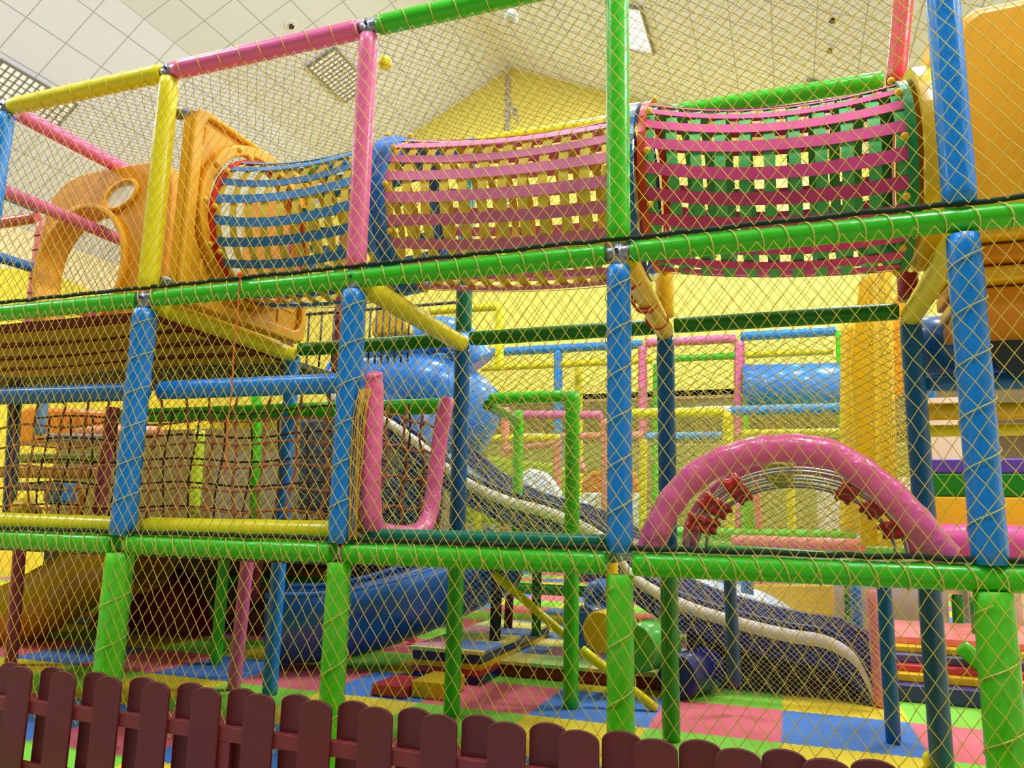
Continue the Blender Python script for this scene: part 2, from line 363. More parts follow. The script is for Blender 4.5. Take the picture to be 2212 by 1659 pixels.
# metal joints
def clamp(p, lab, up_=True):
    e = empty('pipe_clamp', p, lab, 'clamp'); p = Vector(p)
    MB().tube([(-.062, 0, 0), (.062, 0, 0)], .032, 16).build('sleeve', METAL, e)
    MB().tube([(0, 0, -.058), (0, 0, .03)], .034, 16).build('socket', METAL, e)
    MB().tube([(0, -.045, 0), (0, -.03, 0)], .008, 8).build('screw', DMETAL, e)
clamp((X0, 0, Z3), 'metal pipe joint on top of the left blue post'); clamp((XA, 0, Z3), 'metal pipe joint where yellow and pink top rails meet')
clamp((XB, 0, Z3), 'metal pipe joint where pink and green top rails meet'); clamp((XC, 0, Z2), 'metal pipe joint below the tall green post')
clamp((XA, 0, Z2), 'metal pipe joint below the bright yellow post'); clamp((XB, 0, Z2), 'metal pipe joint hidden in the rail below the pink post')
# dark cords lying along the rails
def cordline(z, x0, x1, r, lab):
    n = int((x1-x0)/.06); pts = [(x0+(x1-x0)*i/n, -.018+random.uniform(-.003, .003), z+random.uniform(-.003, .003)) for i in range(n+1)]
    tag(MB().tube(pts, r, 6).build('edge_rope', mat('dark_green_rope', '#16301C', .8)), lab, 'rope')
cordline(Z1+.058, -4.8, 2.1, .011, 'dark edge rope along the top of the lower rail'); cordline(Z2+.055, -4.8, 2.1, .01, 'dark edge rope along the top of the middle rail')

# second row of the first bay (one bay behind the front)
P = pad
P((XA, D1, 0), (XA, D1, Z1), .046, BLUE, 'blue ground post between the pink post and the dark blue slide')
P((XA, D1, Z1), (XA, D1, Z2-.04), .046, BLUE, 'slim blue post behind the brown rope net')
P((XB, D1, 0), (XB, D1, Z1-.02), .046, GREEN, 'green ground post right of the dark blue slide')
P((XB, D1, Z1+.03), (XB, D1, Z2-.04), .047, DBLUE, 'dark blue post right of the pink U-shaped gate')
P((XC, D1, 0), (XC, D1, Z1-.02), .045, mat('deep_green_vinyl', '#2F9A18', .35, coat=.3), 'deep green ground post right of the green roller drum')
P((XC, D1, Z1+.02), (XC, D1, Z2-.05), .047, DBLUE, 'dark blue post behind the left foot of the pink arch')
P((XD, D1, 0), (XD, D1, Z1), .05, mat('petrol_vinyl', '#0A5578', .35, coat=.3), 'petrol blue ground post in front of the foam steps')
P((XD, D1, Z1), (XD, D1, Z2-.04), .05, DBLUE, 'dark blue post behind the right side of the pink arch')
P((XD, D1, Z2+.05), (XD, D1, Z3-.06), .05, mat('dark_red_vinyl', '#8E1F26', .4, coat=.2), 'dark red post behind the right end of the magenta tunnel')
P((1.21, D1, Z3-.03), (1.34, D1, 4.3), .05, RED, 'red post rising past the top rail beside the glossy blue post')
P((XA, D1, Z2+.05), (XA, D1, Z3-.05), .045, GREEN, 'green post behind the right edge of the orange panel')
P((XB, D1, Z2+.05), (XB, D1, Z3-.05), .05, TEAL, 'dark teal post seen inside the pink strap tunnel')
P((XC, D1, Z2+.05), (XC, D1, Z3-.05), .05, SUN, 'golden post standing on the back green rail beside the magenta tunnel')
P((X0, D1, Z2+.05), (X0, D1, Z3-.05), .045, BLUE, 'blue post behind the orange panel with round opening')
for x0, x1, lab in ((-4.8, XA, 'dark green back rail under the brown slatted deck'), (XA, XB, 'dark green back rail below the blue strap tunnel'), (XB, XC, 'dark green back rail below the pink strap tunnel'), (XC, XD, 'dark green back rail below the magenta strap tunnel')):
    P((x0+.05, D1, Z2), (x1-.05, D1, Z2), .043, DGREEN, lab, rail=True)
P((XC+.05, D1, Z3), (XD-.05, D1, Z3), .047, GREEN, 'bright green upper back rail above the magenta tunnel', rail=True)
P((XB+.05, D1, Z3), (XC-.05, D1, Z3), .044, YEL, 'yellow upper back rail above the pink strap tunnel', rail=True)
P((XA+.15, D1, Z3), (XB+.3, D1+.02, Z3), .044, BLUE, 'blue upper back rail above the blue strap tunnel', rail=True)
P((XA+.0, D1, Z3), (XA+.15, D1, Z3), .044, GREEN, 'short green stub of upper back rail behind the blue tunnel', rail=True)
P((-3.8, D1, 1.73), (-1.33, D1, 1.73), .048, GREEN, 'green rail across the back of the rope net bay', rail=True)
# rails running from front to back
for x, m, lab in ((XA, YEL, 'yellow deck rail running back below the orange panel'), (XB, YEL, 'yellow deck rail running back under the pink strap tunnel'),
                  (XC, SUN, 'golden deck rail wrapped with red cord below the tall green post'), (XD, YEL, 'yellow deck rail running back beside the lower right blue post')):
    P((x+.02, .06, Z2-.02), (x, D1-.02, Z2-.035), .05, m, lab, rail=True)
for k, yy in enumerate((.22, .55, .62, .95)):
    tag(MB().tube(ring((XC, yy, Z2-.03), .054, 'y', 20, 1, 1), .007, 6, closed=True).build('cord_wrap', RPL), 'red cord wound round the golden deck rail below the tall green post', 'cord', 'red cord turns on the golden deck rail')
P((X0, .06, Z3), (X0, D1, Z3), .047, PINK, 'pink top rail running back from the left blue post', rail=True)
P((X0-.1, .1, 2.93), (X0-.1, 1.9, 2.93), .04, PINK, 'pink handrail crossing behind the round orange opening', rail=True)
P((X0-.35, .9, 2.43), (X0-.35, 1.9, 2.43), .036, PINK, 'lower pink rail behind the round orange opening', rail=True)
# next bay at far left
P((-4.8, D1, Z2+.05), (-4.8, D1, Z3-.1), .046, SALMON, 'salmon post wound with dark cord at left')
for k in range(9):
    tag(MB().tube([Vector((-4.8, D1, 2.25+.115*k))+Vector((.049*math.cos(a), .049*math.sin(a), .012*math.sin(a))) for a in [2*PI*i/16 for i in range(16)]], .004, 5, closed=True).build('cord_wrap', BLACK),
        'dark cord turn wound round the salmon post at left', 'cord', 'dark cord turns on the salmon post')
P((-4.8-1.1, D1, Z3-.05), (-4.86, D1, Z3-.05), .045, RED, 'red rail meeting the salmon post at left', rail=True)
P((-4.8, .1, Z3), (-4.8, D1-.05, Z3), .045, BLUE, 'blue rail running back to the salmon post', rail=True)
P((-4.8, .1, 2.88), (-4.8, D1-.05, 2.9), .04, DBLUE, 'dark blue lower handrail running to the salmon post', rail=True)

# ---------------------------------------------------------------- diamond nets
def net(origin, ux, uz, wdt, hgt, cw, ch, r, m, label, bulge=.0, jit=.003, part=None, name='safety_net', group=None, wavy=0):
    """knotted diamond net; ux, uz unit vectors of the panel"""
    o, ux, uz = Vector(origin), Vector(ux).normalized(), Vector(uz).normalized(); nn = ux.cross(uz)
    rows = int(hgt/(ch/2)); cols = int(wdt/cw); v = []; f = []
    def node(i, j):
        s = (i+(.5 if j % 2 else 0))*cw; t = j*ch/2
        rnd = random.Random(i*7919+j*104729); b = bulge*math.sin(PI*min(1, t/hgt))
        sx = wavy*math.sin(t*9+s*3)
        return o+ux*(min(max(s+sx+rnd.uniform(-jit, jit), 0), wdt))+uz*(t+rnd.uniform(-jit, jit)+(wavy*.8*math.sin(s*7+1)))+nn*(b+rnd.uniform(-jit, jit))
    grid = [[node(i, j) for i in range(cols+1)] for j in range(rows+1)]
    for j in range(rows):
        for i in range(cols+1):
            for k in ((i, i+1) if j % 2 else (i-1, i)):
                if k < 0 or k > cols: continue
                a, c = grid[j][i], grid[j+1][k]; t = (c-a).normalized(); u = t.cross(nn).normalized(); q = len(v)
                for e in (a, c):
                    v.append(tuple(e+u*r)); v.append(tuple(e-u*(r*.5)+nn*(r*.87))); v.append(tuple(e-u*(r*.5)-nn*(r*.87)))
                f += [(q, q+1, q+4, q+3), (q+1, q+2, q+5, q+4), (q+2, q, q+3, q+5)]
    b = MB(); b.v = v; b.f = f; b.sm = [True]*len(f)
    ob = b.build(name, m)
    return tag(ob, label, 'net', group)
YN = -.062
nl = net((-4.9, YN, .12), (1, 0, 0), (0, 0, 1), 6.9, Z1-.08, .06, .088, .0017, CORD, 'yellow diamond net over the ground level of the frame front', wavy=.003)
nm = net((-4.9, YN, Z1+.04), (1, 0, 0), (0, 0, 1), 6.9, Z2-Z1-.04, .058, .084, .0017, CORD, 'yellow diamond net over the middle level of the frame front', wavy=.003)
nu = net((-3.66, YN, Z2+.04), (1, 0, 0), (0, 0, 1), 5.7, Z3-Z2-.10, .058, .080, .0017, CORD, 'yellow diamond net over the upper level of the frame front', wavy=.003)
def lacing(z, x0, x1, r, pitch, parent, m=CORDL, lean=.05):
    mb = MB(); pts = []; x = x0
    while x < x1:
        pt = pitch*random.uniform(.85, 1.15)
        for k in range(14):
            a = 2*PI*k/14; pts.append((x+pt*k/14+.02*math.sin(a), -math.sin(a)*(r+.004), z+math.cos(a)*(r+.004)))
        x += pt
    mb.tube(pts, .0023, 5).build('lacing', m, parent)
lacing(Z3, X0+.1, XC, .047, .13, nu); lacing(Z2, -4.7, 2, .045, .09, nm); lacing(Z1, -4.7, 2, .046, .095, nl)
def spiral(x, z0, z1, r, pitch, parent, ph=0):
    n = int((z1-z0)/pitch*14); pts = [(x+(r+.003)*math.cos(ph+2*PI*i/14), (r+.003)*math.sin(ph+2*PI*i/14), z0+(z1-z0)*i/n) for i in range(n+1)]
    MB().tube(pts, .0022, 5).build('lashing', CORDL, parent)
for x, r in ((XA, .066), (XB, .052), (XC, .05), (XD, .058)): spiral(x, .1, Z1-.08, r+.002, .2, nl)
for x, r in ((XA, .058), (XB, .055), (XC, .048), (XD, .054)): spiral(x, Z1+.1, Z2-.1, r+.002, .17, nm, 1)
# nets behind and above
net((-3.6, 0.02, Z3), (1, 0, 0), (0, 1, 0), 4.8, D1, .06, .075, .0016, CORDB, 'horizontal roof net over the upper level')
net((-4.8, D1+.03, Z2+.05), (1, 0, 0), (0, 0, 1), 6.0, Z3-Z2-.1, .06, .078, .0017, CORDB, 'net across the back of the upper level behind the tunnels')
net((-3.6, -.01, Z2+.05), (0, 1, 0), (0, 0, 1), 1.25, Z3-Z2-.1, .06, .078, .0017, CORDB, 'side net running back from the left blue post')
net((-4.8, D1+.03, Z1), (1, 0, 0), (0, 0, 1), 3.5, Z2-Z1, .066, .06, .002, CORDG, 'lime net behind the brown rope net', wavy=.01)
net((XB-.1, D1+.05, Z1+.05), (1, 0, 0), (0, 0, 1), 2.5, Z2-Z1-.1, .075, .042, .0019, CORDG, 'wide-meshed lime net between the two dark blue posts', wavy=.008)
net((XB-.1, 1.7, Z1+.05), (1, 0, 0), (0, 0, 1), 2.3, .95, .055, .05, .0018, CORDG, 'lime net hanging behind the green box frame', wavy=.01)
net((XB-1.5, 2.35, .45), (1, 0, 0), (0, 0, 1), 3.7, 1.25, .05, .044, .0016, CORDW, 'pale grey net over the side of the wavy slide', wavy=.006)
net((-.25, 2.3, .02), (1, 0, 0), (0, 0, 1), 1.35, .75, .036, .034, .0014, CORDW, 'fine pale net beside the foot of the wavy slide', wavy=.004)
net((-3.3, 4.55, Z1), (1, 0, 0), (0, 0, 1), 5.0, 1.15, .085, .075, .0028, CORDG, 'lime net on the middle frame in the background', wavy=.01)
net((-3.3, 5.85, 1.9), (1, 0, 0), (0, 0, 1), 5.0, 1.3, .10, .085, .0028, CORDB, 'olive net on the farthest frame below the yellow wall', wavy=.01)
net((XC-.1, 3.4, .9), (1, 0, 0), (0, 0, 1), 1.6, 1.1, .05, .05, .0022, CORD, 'fine golden net seen through the pink arch', wavy=.01)

# ---------------------------------------------------------------- woven strap tunnels
def tunnel(x0, x1, yc, zc, r, sag, mL, mC, nL, nC, label, pinch=.03, dz=0, rings_=(None, None), wl=.045, wc=.045, bolts='both'):
    e = empty('strap_tunnel', (x0, yc, zc), label, 'play tunnel'); o = Vector((x0, yc, zc)); ln = x1-x0
    def ax(t): return Vector((ln*t, 0, dz*t-sag*4*t*(1-t)))
    def rad(t): return r-pinch*math.sin(PI*t)
    for k in range(nL):
        a = 2*PI*(k+.5)/nL; dirn = Vector((0, math.cos(a), math.sin(a))); N = nC*4; pts = []; sd = []
        ja = random.uniform(-.012, .012)
        for i in range(N+1):
            t = i/N; cell = t*nC
            wv = .006
            pts.append(ax(t)+dirn*(rad(t)+wv)+Vector((0, 0, ja*math.sin(PI*t)))); sd.append(Vector((0, -math.sin(a), math.cos(a))))
        MB().ribbon(pts, sd, wl, .003).build('long_strap', mL, e)
    for c in range(nC):
        t = (c+.5)/nC; pts = []; sd = []; N = nL*3
        tw = random.uniform(-.008, .008)
        for i in range(N+1):
            a = 2*PI*i/N; k = a/(2*PI)*nL-.5
            wv = 0
            pts.append(ax(t)+Vector((tw*math.sin(a*2), math.cos(a)*(rad(t)+wv), math.sin(a)*(rad(t)+wv)))); sd.append(Vector((1, 0, 0)))
        MB().ribbon(pts, sd, wc, .003).build('cross_strap', mC, e)
    for s, mm in zip((0, 1), rings_):
        if mm is None: continue
        a0, a1 = (0, .035) if s == 0 else (ln-.035, ln)
        zz = ax(s)
        hoop = MB().plate_hole(ring((a0, zz.y, zz.z), r+.014, 'x', 48), ring((a0, zz.y, zz.z), r-.02, 'x', 48), (a1-a0, 0, 0)).build('end_hoop', mm, e)
        mb = MB()
        for k in range(nL//2):
            a = 2*PI*(2*k+1)/nL
            xx = a0+.035+.01 if s == 0 else a1-.045
            b = MB().sphere((xx, zz.y+math.cos(a)*(r+.02), zz.z+math.sin(a)*(r+.02)), .016, 10, 8).build('bolt_cap', YPL, hoop)
    return e
tunnel(-2.23, -1.27, .6, 2.67, .405, .05, SB, SY, 22, 10, 'blue and yellow woven strap tunnel joined to the orange panel', .01, 0, (RPL, BPL), .048, .042)
tunnel(-1.23, -.05, .6, 2.67, .385, .03, SP, SY, 22, 12, 'pink and yellow woven strap tunnel in the middle', .01, -.07, (BPL, MAROON), .052, .045)
tunnel(.04, 1.12, .6, 2.65, .385, .055, SM, SG, 22, 11, 'magenta and green woven strap tunnel at right', .015, -.09, (RPL, mat('green_hoop', '#1C8A3C', .4)), .052, .046)
# joint collars between tunnels
def collar(x, m, lab, r=.43, w_=.05, z=2.65):
    tag(MB().plate_hole(ring((x-w_/2, .6, z), r, 'x', 48), ring((x-w_/2, .6, z), r-.03, 'x', 48), (w_, 0, 0)).build('tunnel_collar', m), lab, 'collar')
collar(-1.25, DBPL, 'blue joining collar between the blue and pink strap tunnels', .405, .05, 2.665); collar(-.005, DBPL, 'blue joining collar behind the tall green post', .42, .06, 2.63)
e = empty('tunnel_drum', (1.14, .6, 2.58), 'smooth yellow drum joining the magenta tunnel to the orange roof box', 'drum')
MB().plate_hole(ring((0, 0, 0), .425, 'x', 48), ring((0, 0, 0), .385, 'x', 48), (.12, 0, 0)).build('shell', YPL, e)
for a in (R(150), R(185), R(215)): MB().sphere((.07, .43*math.cos(a), .43*math.sin(a)), .02, 10, 8).build('bolt_cap', YPL, e)

# orange moulded side panel with round opening (stands across the frame beside the yellow post)
def panel_outline(n, y0, y1, z0, z1, rc, x):
    """rounded rectangle sampled by angle so it pairs with a circle"""
    cy, cz = (y0+y1)/2, (z0+z1)/2; hy, hz = (y1-y0)/2, (z1-z0)/2; out = []
    for k in range(n):
        a = 2*PI*k/n; c, s = math.cos(a), math.sin(a); p = 16
        d = (abs(c/hy)**p+abs(s/hz)**p)**(-1/p); out.append(Vector((x, cy+c*d, cz+s*d)))
    return out
e = empty('moulded_panel', (-2.3, .58, 2.12), 'orange moulded plastic panel with a round opening beside the yellow post', 'panel')
c = (0, 0, .56)
def orel(pts): return [p-Vector((-2.3, .58, 2.12)) for p in pts]
N = 160; outer = orel(panel_outline(N, .05, 1.13, 2.13, 3.20, .1, -2.33)); inner = ring((-.03, .02, .58), .43, 'x', N)
mb = MB().plate_hole(outer, inner, (.05, 0, 0)); mb.build('panel', OPL, e, bevel=.012)
mb = MB().plate_hole(ring((0.02, .02, .58), .475, 'x', N), ring((0.02, .02, .58), .415, 'x', N), (.05, 0, 0)); flg = mb.build('round_flange', OPL, e, bevel=.01)
out2 = orel(panel_outline(N, .05, 1.13, 2.13, 3.20, .1, -2.28)); in2 = orel(panel_outline(N, .12, 1.08, 2.2, 3.17, .1, -2.28))
MB().plate_hole(out2, in2, (.035, 0, 0)).build('rim', OPL, e, bevel=.012)
mb = MB()
for pts in ([(.02, -.42, 1.0), (.02, -.44, .78), (.02, -.36, .70), (.02, -.28, .84)], [(.02, -.36, .12), (.02, -.36, .28)], [(.02, -.44, .1), (.02, -.44, .42)], [(.02, .30, .1), (.02, .30, .2), (.02, .46, .2)]): MB().tube(pts, .009, 6).build('moulded_rib', OPL, e)
for a in (R(150), R(180), R(210), R(237), R(120)): MB().sphere((.075, .02+.45*math.cos(a), .58+.45*math.sin(a)), .017, 10, 8).build('bolt_cap', YPL, flg)
for z, lab in ((1.05-.0, ''), (.12, '')):
    MB().tube([(-.1, -.52, z), (.0, -.5, z-.01)], .03, 12).build('bracket', METAL, e)
# orange cabin wall with big opening (far left)
e = empty('cabin_wall', (-3.55, .74, 2.18), 'orange moulded cabin wall with a large round opening at left', 'panel')
ctr = Vector((-.12, 0, .50)); outer = []; NN = 72
for k in range(NN):
    a = 2*PI*k/NN; cc, ss = math.cos(a), math.sin(a); p = 3.6 if cc < 0 else 8
    hy, hz = (.50 if cc < 0 else .62), (.58 if ss < 0 else .66)
    d = (abs(cc/hy)**p+abs(ss/hz)**p)**(-1/p); outer.append(ctr+Vector((cc*d, 0, ss*d)))
inner = [ctr+Vector((-.09+.37*math.cos(2*PI*k/NN), 0, -.03+.42*math.sin(2*PI*k/NN))) for k in range(NN)]
MB().plate_hole(outer, inner, (0, .09, 0)).build('wall_sheet', OPL2, e, bevel=.015)
i2 = [ctr+Vector((-.09+.40*math.cos(2*PI*k/NN), -.03, -.03+.45*math.sin(2*PI*k/NN))) for k in range(NN)]
i3 = [ctr+Vector((-.09+.365*math.cos(2*PI*k/NN), -.03, -.03+.415*math.sin(2*PI*k/NN))) for k in range(NN)]
MB().plate_hole(i2, i3, (0, .2, 0)).build('opening_lip', OPL, e, bevel=.008)
mb = MB().tube([ctr+Vector((.2+.13*math.cos(a), -.008, .45+.09*math.sin(a)+.03*math.cos(a))) for a in [2*PI*i/24 for i in range(24)]], .016, 8, closed=True); mb.build('slot_rim', OPL, e)
o = MB().prism([ctr+Vector((.2+.12*math.cos(a), -.004, .45+.08*math.sin(a)+.03*math.cos(a))) for a in [2*PI*i/24 for i in range(24)]], (0, .006, 0)).build('slot_fill', mat('slot_fill_cream', '#E8DCC4', .5), e)  # added cream fill; the slot is open and shows the ceiling beyond

# orange roof box at upper right and what hangs under it
e = empty('roof_box', (1.39, .3, 2.2), 'big smooth orange roof box at the upper right corner', 'roof box')
mb = MB(); sec = [(0, 0), (0, .75), (.03, .84), (.1, .89), (1.2, .92), (1.2, 0)]
mb.prism([Vector((x, 0, z)) for x, z in sec], (0, .95, 0)); mb.v = [(x-.12, y-.02, z+.02) for x, y, z in mb.v]; mb.build('shell', OPL, e, bevel=.04)
MB().box((-.18, -.02, .74), (-.08, .96, .86)).build('side_flange', YPL, e, bevel=.02)
e = empty('under_tray', (1.45, .45, 1.95), 'yellow and orange ribbed tray under the orange roof box', 'tray')
for k, (z, dz_, mm, nme) in enumerate(((.23, .07, YPL, 'upper_rib'), (.16, .06, OPL2, 'orange_band'), (.09, .06, YPL, 'middle_rib'), (0., .08, OPL2, 'lower_band'))):
    MB().box((-.14+.01*k, -.1+.06*k, z), (1.0, .8, z+dz_)).build(nme, mm, e, bevel=.012)
o = MB().tube([(1.25, 1.45, 1.98), (1.45, 1.45, 1.98), (2.4, 1.45, 1.96)], [.16, .18, .18], 32).build('crawl_tube', DBPL); tag(o, 'dark blue crawl tube under the orange roof tray at right', 'play tunnel')
e = empty('painted_disc', (1.72, 1.2, 1.98), 'dark round disc with a grey and red wedge at the right edge', 'disc')
MB().tube([(0, 0, 0), (0, .04, 0)], .22, 32).build('disc', mat('petrol_plastic', '#0A3A4A', .3, coat=.4), e)
MB().prism([(.0, -.006, -.2), (.16, -.006, .1), (.2, -.006, .0), (.12, -.006, -.16)], (0, .008, 0)).build('grey_wedge', WHITE, e)
MB().prism([(-.06, -.01, -.2), (.06, -.01, -.08), (.1, -.01, -.19), (0, -.01, -.22)], (0, .008, 0)).build('red_wedge', RPL, e)
P((1.24, 1.3, 1.775), (2.4, 1.3, 1.765), .04, DBLUE, 'dark blue rail below the blue crawl tube', rail=True)
P((1.24, 1.5, 1.66), (2.4, 1.5, 1.65), .045, SUN, 'golden rail below the dark blue rail at right', rail=True)
P((1.24, 1.5, 1.56), (2.4, 1.5, 1.56), .03, YEL, 'thin yellow rail under the golden rail at right', rail=True)

# ---------------------------------------------------------------- decks
tag(MB().box((XB+.05, .08, .92), (XC-.03, 1.18, .985)).build('deck', mat('deck_vinyl', '#6E8A6E', .3, coat=.6), bevel=.012), 'grey-green deck mat behind the pink U-shaped gate', 'deck')
P((XB+.08, .07, .998), (XC-.06, .07, 1.0), .03, TEAL, 'dark teal edge bumper in front of the deck', rail=True, cat='bumper')
tag(MB().box((XC+.06, .08, .89), (XD-.05, 1.18, .935)).build('deck', mat('deck_green', '#3C7C50', .3, coat=.6), bevel=.012), 'dark deck mat under the pink arch', 'deck')
P((XC+.2, 1.2, .93), (XD-.05, 1.2, .89), .045, GREEN, 'green deck rail behind the pink arch', rail=True)
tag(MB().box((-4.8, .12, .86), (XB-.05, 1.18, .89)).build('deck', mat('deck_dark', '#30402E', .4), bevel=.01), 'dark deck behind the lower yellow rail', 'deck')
# slatted upper deck at left: maroon sheet on wavy yellow boards
e = empty('slatted_deck', (-3.6, .6, 2.05), 'maroon upper deck on wavy yellow boards at left, seen from below', 'deck')
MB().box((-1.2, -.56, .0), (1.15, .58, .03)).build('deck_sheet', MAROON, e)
BROWNY = mat('mustard_board', '#C89A14', .5)
for k in range(4):
    mb = MB(); y0 = -.5+.29*k; n = 48; L0 = []; L1 = []
    for i in range(n+1):
        x = -1.2+2.35*i/n; q = .05*math.sin(x*3.1+k*1.3)
        L0.append((x, y0+q*.5-.01, 0)); L1.append((x, y0+.15+q, 0))
    mb.prism([Vector(p) for p in L0]+[Vector(p) for p in reversed(L1)], (0, 0, -.012)); mb.build('wavy_board', BROWNY, e)
    e.children[-1].location.z = -.004
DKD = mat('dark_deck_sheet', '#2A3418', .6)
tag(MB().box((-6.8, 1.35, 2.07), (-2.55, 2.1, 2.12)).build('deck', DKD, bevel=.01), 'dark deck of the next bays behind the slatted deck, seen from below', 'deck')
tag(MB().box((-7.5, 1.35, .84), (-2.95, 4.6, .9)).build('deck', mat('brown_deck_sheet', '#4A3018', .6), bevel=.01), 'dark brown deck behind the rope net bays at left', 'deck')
tag(MB().box((XB-.05, 1.32, .86), (-.72, 2.38, .93)).build('deck', mat('lime_deck', '#7CC81E', .4, coat=.3), bevel=.01), 'lime green deck behind the green box frame', 'deck')
tag(MB().box((-2.7, 4.1, .82), (2.4, 6.3, .9)).build('deck', mat('leaf_deck', '#4E9A2C', .5), bevel=.01), 'green deck under the middle background frame', 'deck')
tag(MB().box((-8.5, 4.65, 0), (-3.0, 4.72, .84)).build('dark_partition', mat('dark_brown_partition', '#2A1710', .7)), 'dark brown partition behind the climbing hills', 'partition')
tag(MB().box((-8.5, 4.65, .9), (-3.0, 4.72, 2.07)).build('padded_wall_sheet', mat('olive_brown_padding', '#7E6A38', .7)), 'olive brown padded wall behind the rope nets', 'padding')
# ---------------------------------------------------------------- rope climbing net
P((-1.27, .1, 1.675), (XA+.05, .1, 1.68), .047, BLUE, 'blue rail across the top of the brown rope net', rail=True)
P((XA-.05, .1, 1.68), (-3.75, .1, 1.69), .047, DBLUE, 'dark blue rail left of the thick blue post', rail=True)
P((-1.27, .1, 1.005), (XA+.05, .1, 1.0), .052, YEL, 'yellow rail across the bottom of the brown rope net', rail=True)
P((XA-.05, .1, 1.0), (-3.75, .1, 1.01), .052, YEL, 'yellow rail left of the thick blue post', rail=True)
mb = MB(); kn = MB(); xs = [-3.7+.165*i for i in range(15)]; zs = [1.09, 1.19, 1.3, 1.41, 1.52]
def rp(x, z): return (x+.012*math.sin(z*17+x*5), .13+.02*math.sin(x*9+z*6), z+.01*math.sin(x*11))
for x in xs: mb.tube([rp(x, z) for z in [1.04+.06*i for i in range(11)]]+[(x, .1, 1.66)], .0065, 6)
for z in zs: mb.tube([rp(-3.75+.08*i, z) for i in range(31)], .0065, 6)
for x in xs:
    for z in zs: kn.sphere(rp(x, z), .016, 8, 6, (1, .8, .9))
e = empty('rope_net', (0, 0, 0), 'brown knotted climbing rope net between the blue and yellow rails', 'rope net'); e.location = (-2.5, .13, 1.05)
for f_ in kn.f: mb.face(tuple(i+len(mb.v) for i in f_), True)
mb.v += kn.v; rel(e, mb).build('rope_mesh', ROPE, e)
mb = MB(); kn = MB()
for i in range(5): mb.tube([(XB-.03+.012*math.sin(z*20), .2+.2*i+.02*math.sin(z*9+i), z) for z in [1.0+.08*j for j in range(9)]], .0065, 6)
for z in (1.12, 1.27, 1.42, 1.57):
    mb.tube([(XB-.03, .12+.1*j, z+.012*math.sin(j*2)) for j in range(11)], .0065, 6)
    for i in range(5): kn.sphere((XB-.03, .2+.2*i, z), .016, 8, 6)
e = empty('rope_net', (XB-.03, .6, 1.0), 'brown knotted rope net seen through the pink U-shaped gate', 'rope net')
for f_ in kn.f: mb.face(tuple(i+len(mb.v) for i in f_), True)
mb.v += kn.v; rel(e, mb).build('rope_mesh', ROPE, e)
# second rope grid behind, darker
mb = MB(); 
for i in range(14): mb.tube([(-3.9+.2*i+.02*math.sin(z*9+i), .75, z) for z in [.97+.1*j for j in range(8)]], .006, 5)
for z in (1.1, 1.24, 1.38, 1.52, 1.66): mb.tube([(-4+.2*i, .75+.02*math.sin(i), z+.015*math.sin(i*1.3)) for i in range(14)], .006, 5)
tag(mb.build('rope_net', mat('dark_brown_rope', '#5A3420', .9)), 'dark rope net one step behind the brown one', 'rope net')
# orange string hanging from the middle rail
mb = MB().tube([X(548, 600, 0) if False else Vector((-1.8+.004*math.sin(z*20), -.04, z)) for z in [2.2-.05*i for i in range(20)]], .0035, 6)
e = tag(mb.build('hanging_string', OROPE), 'orange string hanging down from the middle rail', 'string')
MB().sphere((-1.8, -.045, 2.19), .016, 8, 6).build('knot', OROPE, e)

PINKC = mat('crinkled_pink_vinyl', '#F0689C', .28, bump=.75, bscale=16, coat=.3)
# ---------------------------------------------------------------- pink U gate and pink arches
def bez(ctrl, n):
    """Catmull-Rom through control points"""
    c = [Vector(p) for p in ctrl]; c = [c[0]*2-c[1]]+c+[c[-1]*2-c[-2]]; out = []
    for i in range(1, len(c)-2):
        for k in range(n):
            t = k/n; a, b_, d, f_ = c[i-1], c[i], c[i+1], c[i+2]
            out.append(.5*((2*b_)+(d-a)*t+(2*a-5*b_+4*d-f_)*t*t+(3*b_-a-3*d+f_)*t**3))
    out.append(c[-2]); return out
pts = bez([(-1.09, .0, 1.70), (-1.085, .015, 1.64), (-1.08, .02, 1.4), (-1.08, .03, 1.15), (-1.08, .08, 1.03), (-1.08, .22, 1.005), (-1.08, .42, 1.0), (-1.08, .56, 1.04), (-1.08, .63, 1.15), (-1.08, .67, 1.35), (-1.08, .74, 1.62), (-1.08, .78, 1.69)], 6)
rs = [.042*(1+random.uniform(-.05, .05)) for _ in pts]; rs[0] = .02; rs[1] = .03; rs[-1] = .03
for i in (4, 5, 30, 36, 50): rs[i] *= .86
e = tag(MB().tube(pts, rs, 18).build('padded_gate', PINKC), 'pink padded U-shaped gate between two blue posts', 'gate')
mb = MB()
for k in range(10): mb.tube([Vector((-1.13+.006*k, -.03+.003*math.sin(k), 1.62))]+[Vector((-1.145+.005*k+.01*math.sin(z*8+k), -.035, z)) for z in (1.5, 1.3, 1.1, .98)], .0025, 5)
tag(mb.build('cord_bundle', mat('golden_cord', '#D8A410', .6)), 'bundle of golden cords hanging beside the pink U-shaped gate', 'cord')
def arch(y, xl, xr, top, zb, r, n=56, sq=.5):
    cx = (xl+xr)/2; hw = (xr-xl)/2; pts = []
    for i in range(n+1):
        a = PI*(1-i/n); pts.append(Vector((cx+hw*math.cos(a)*(1-.04*math.sin(a)), y, zb+(top-zb)*math.sin(a)**.92)))
    return pts
def crinkle(pts, r): return [r*(1+(.045 if (i//3) % 2 else -.03)*random.uniform(.3, 1.2)) for i in range(len(pts))]
A1 = arch(.12, .08, 1.13, 1.375, .965, .056); A2 = arch(1.08, .13, 1.13, 1.36, .96, .05)
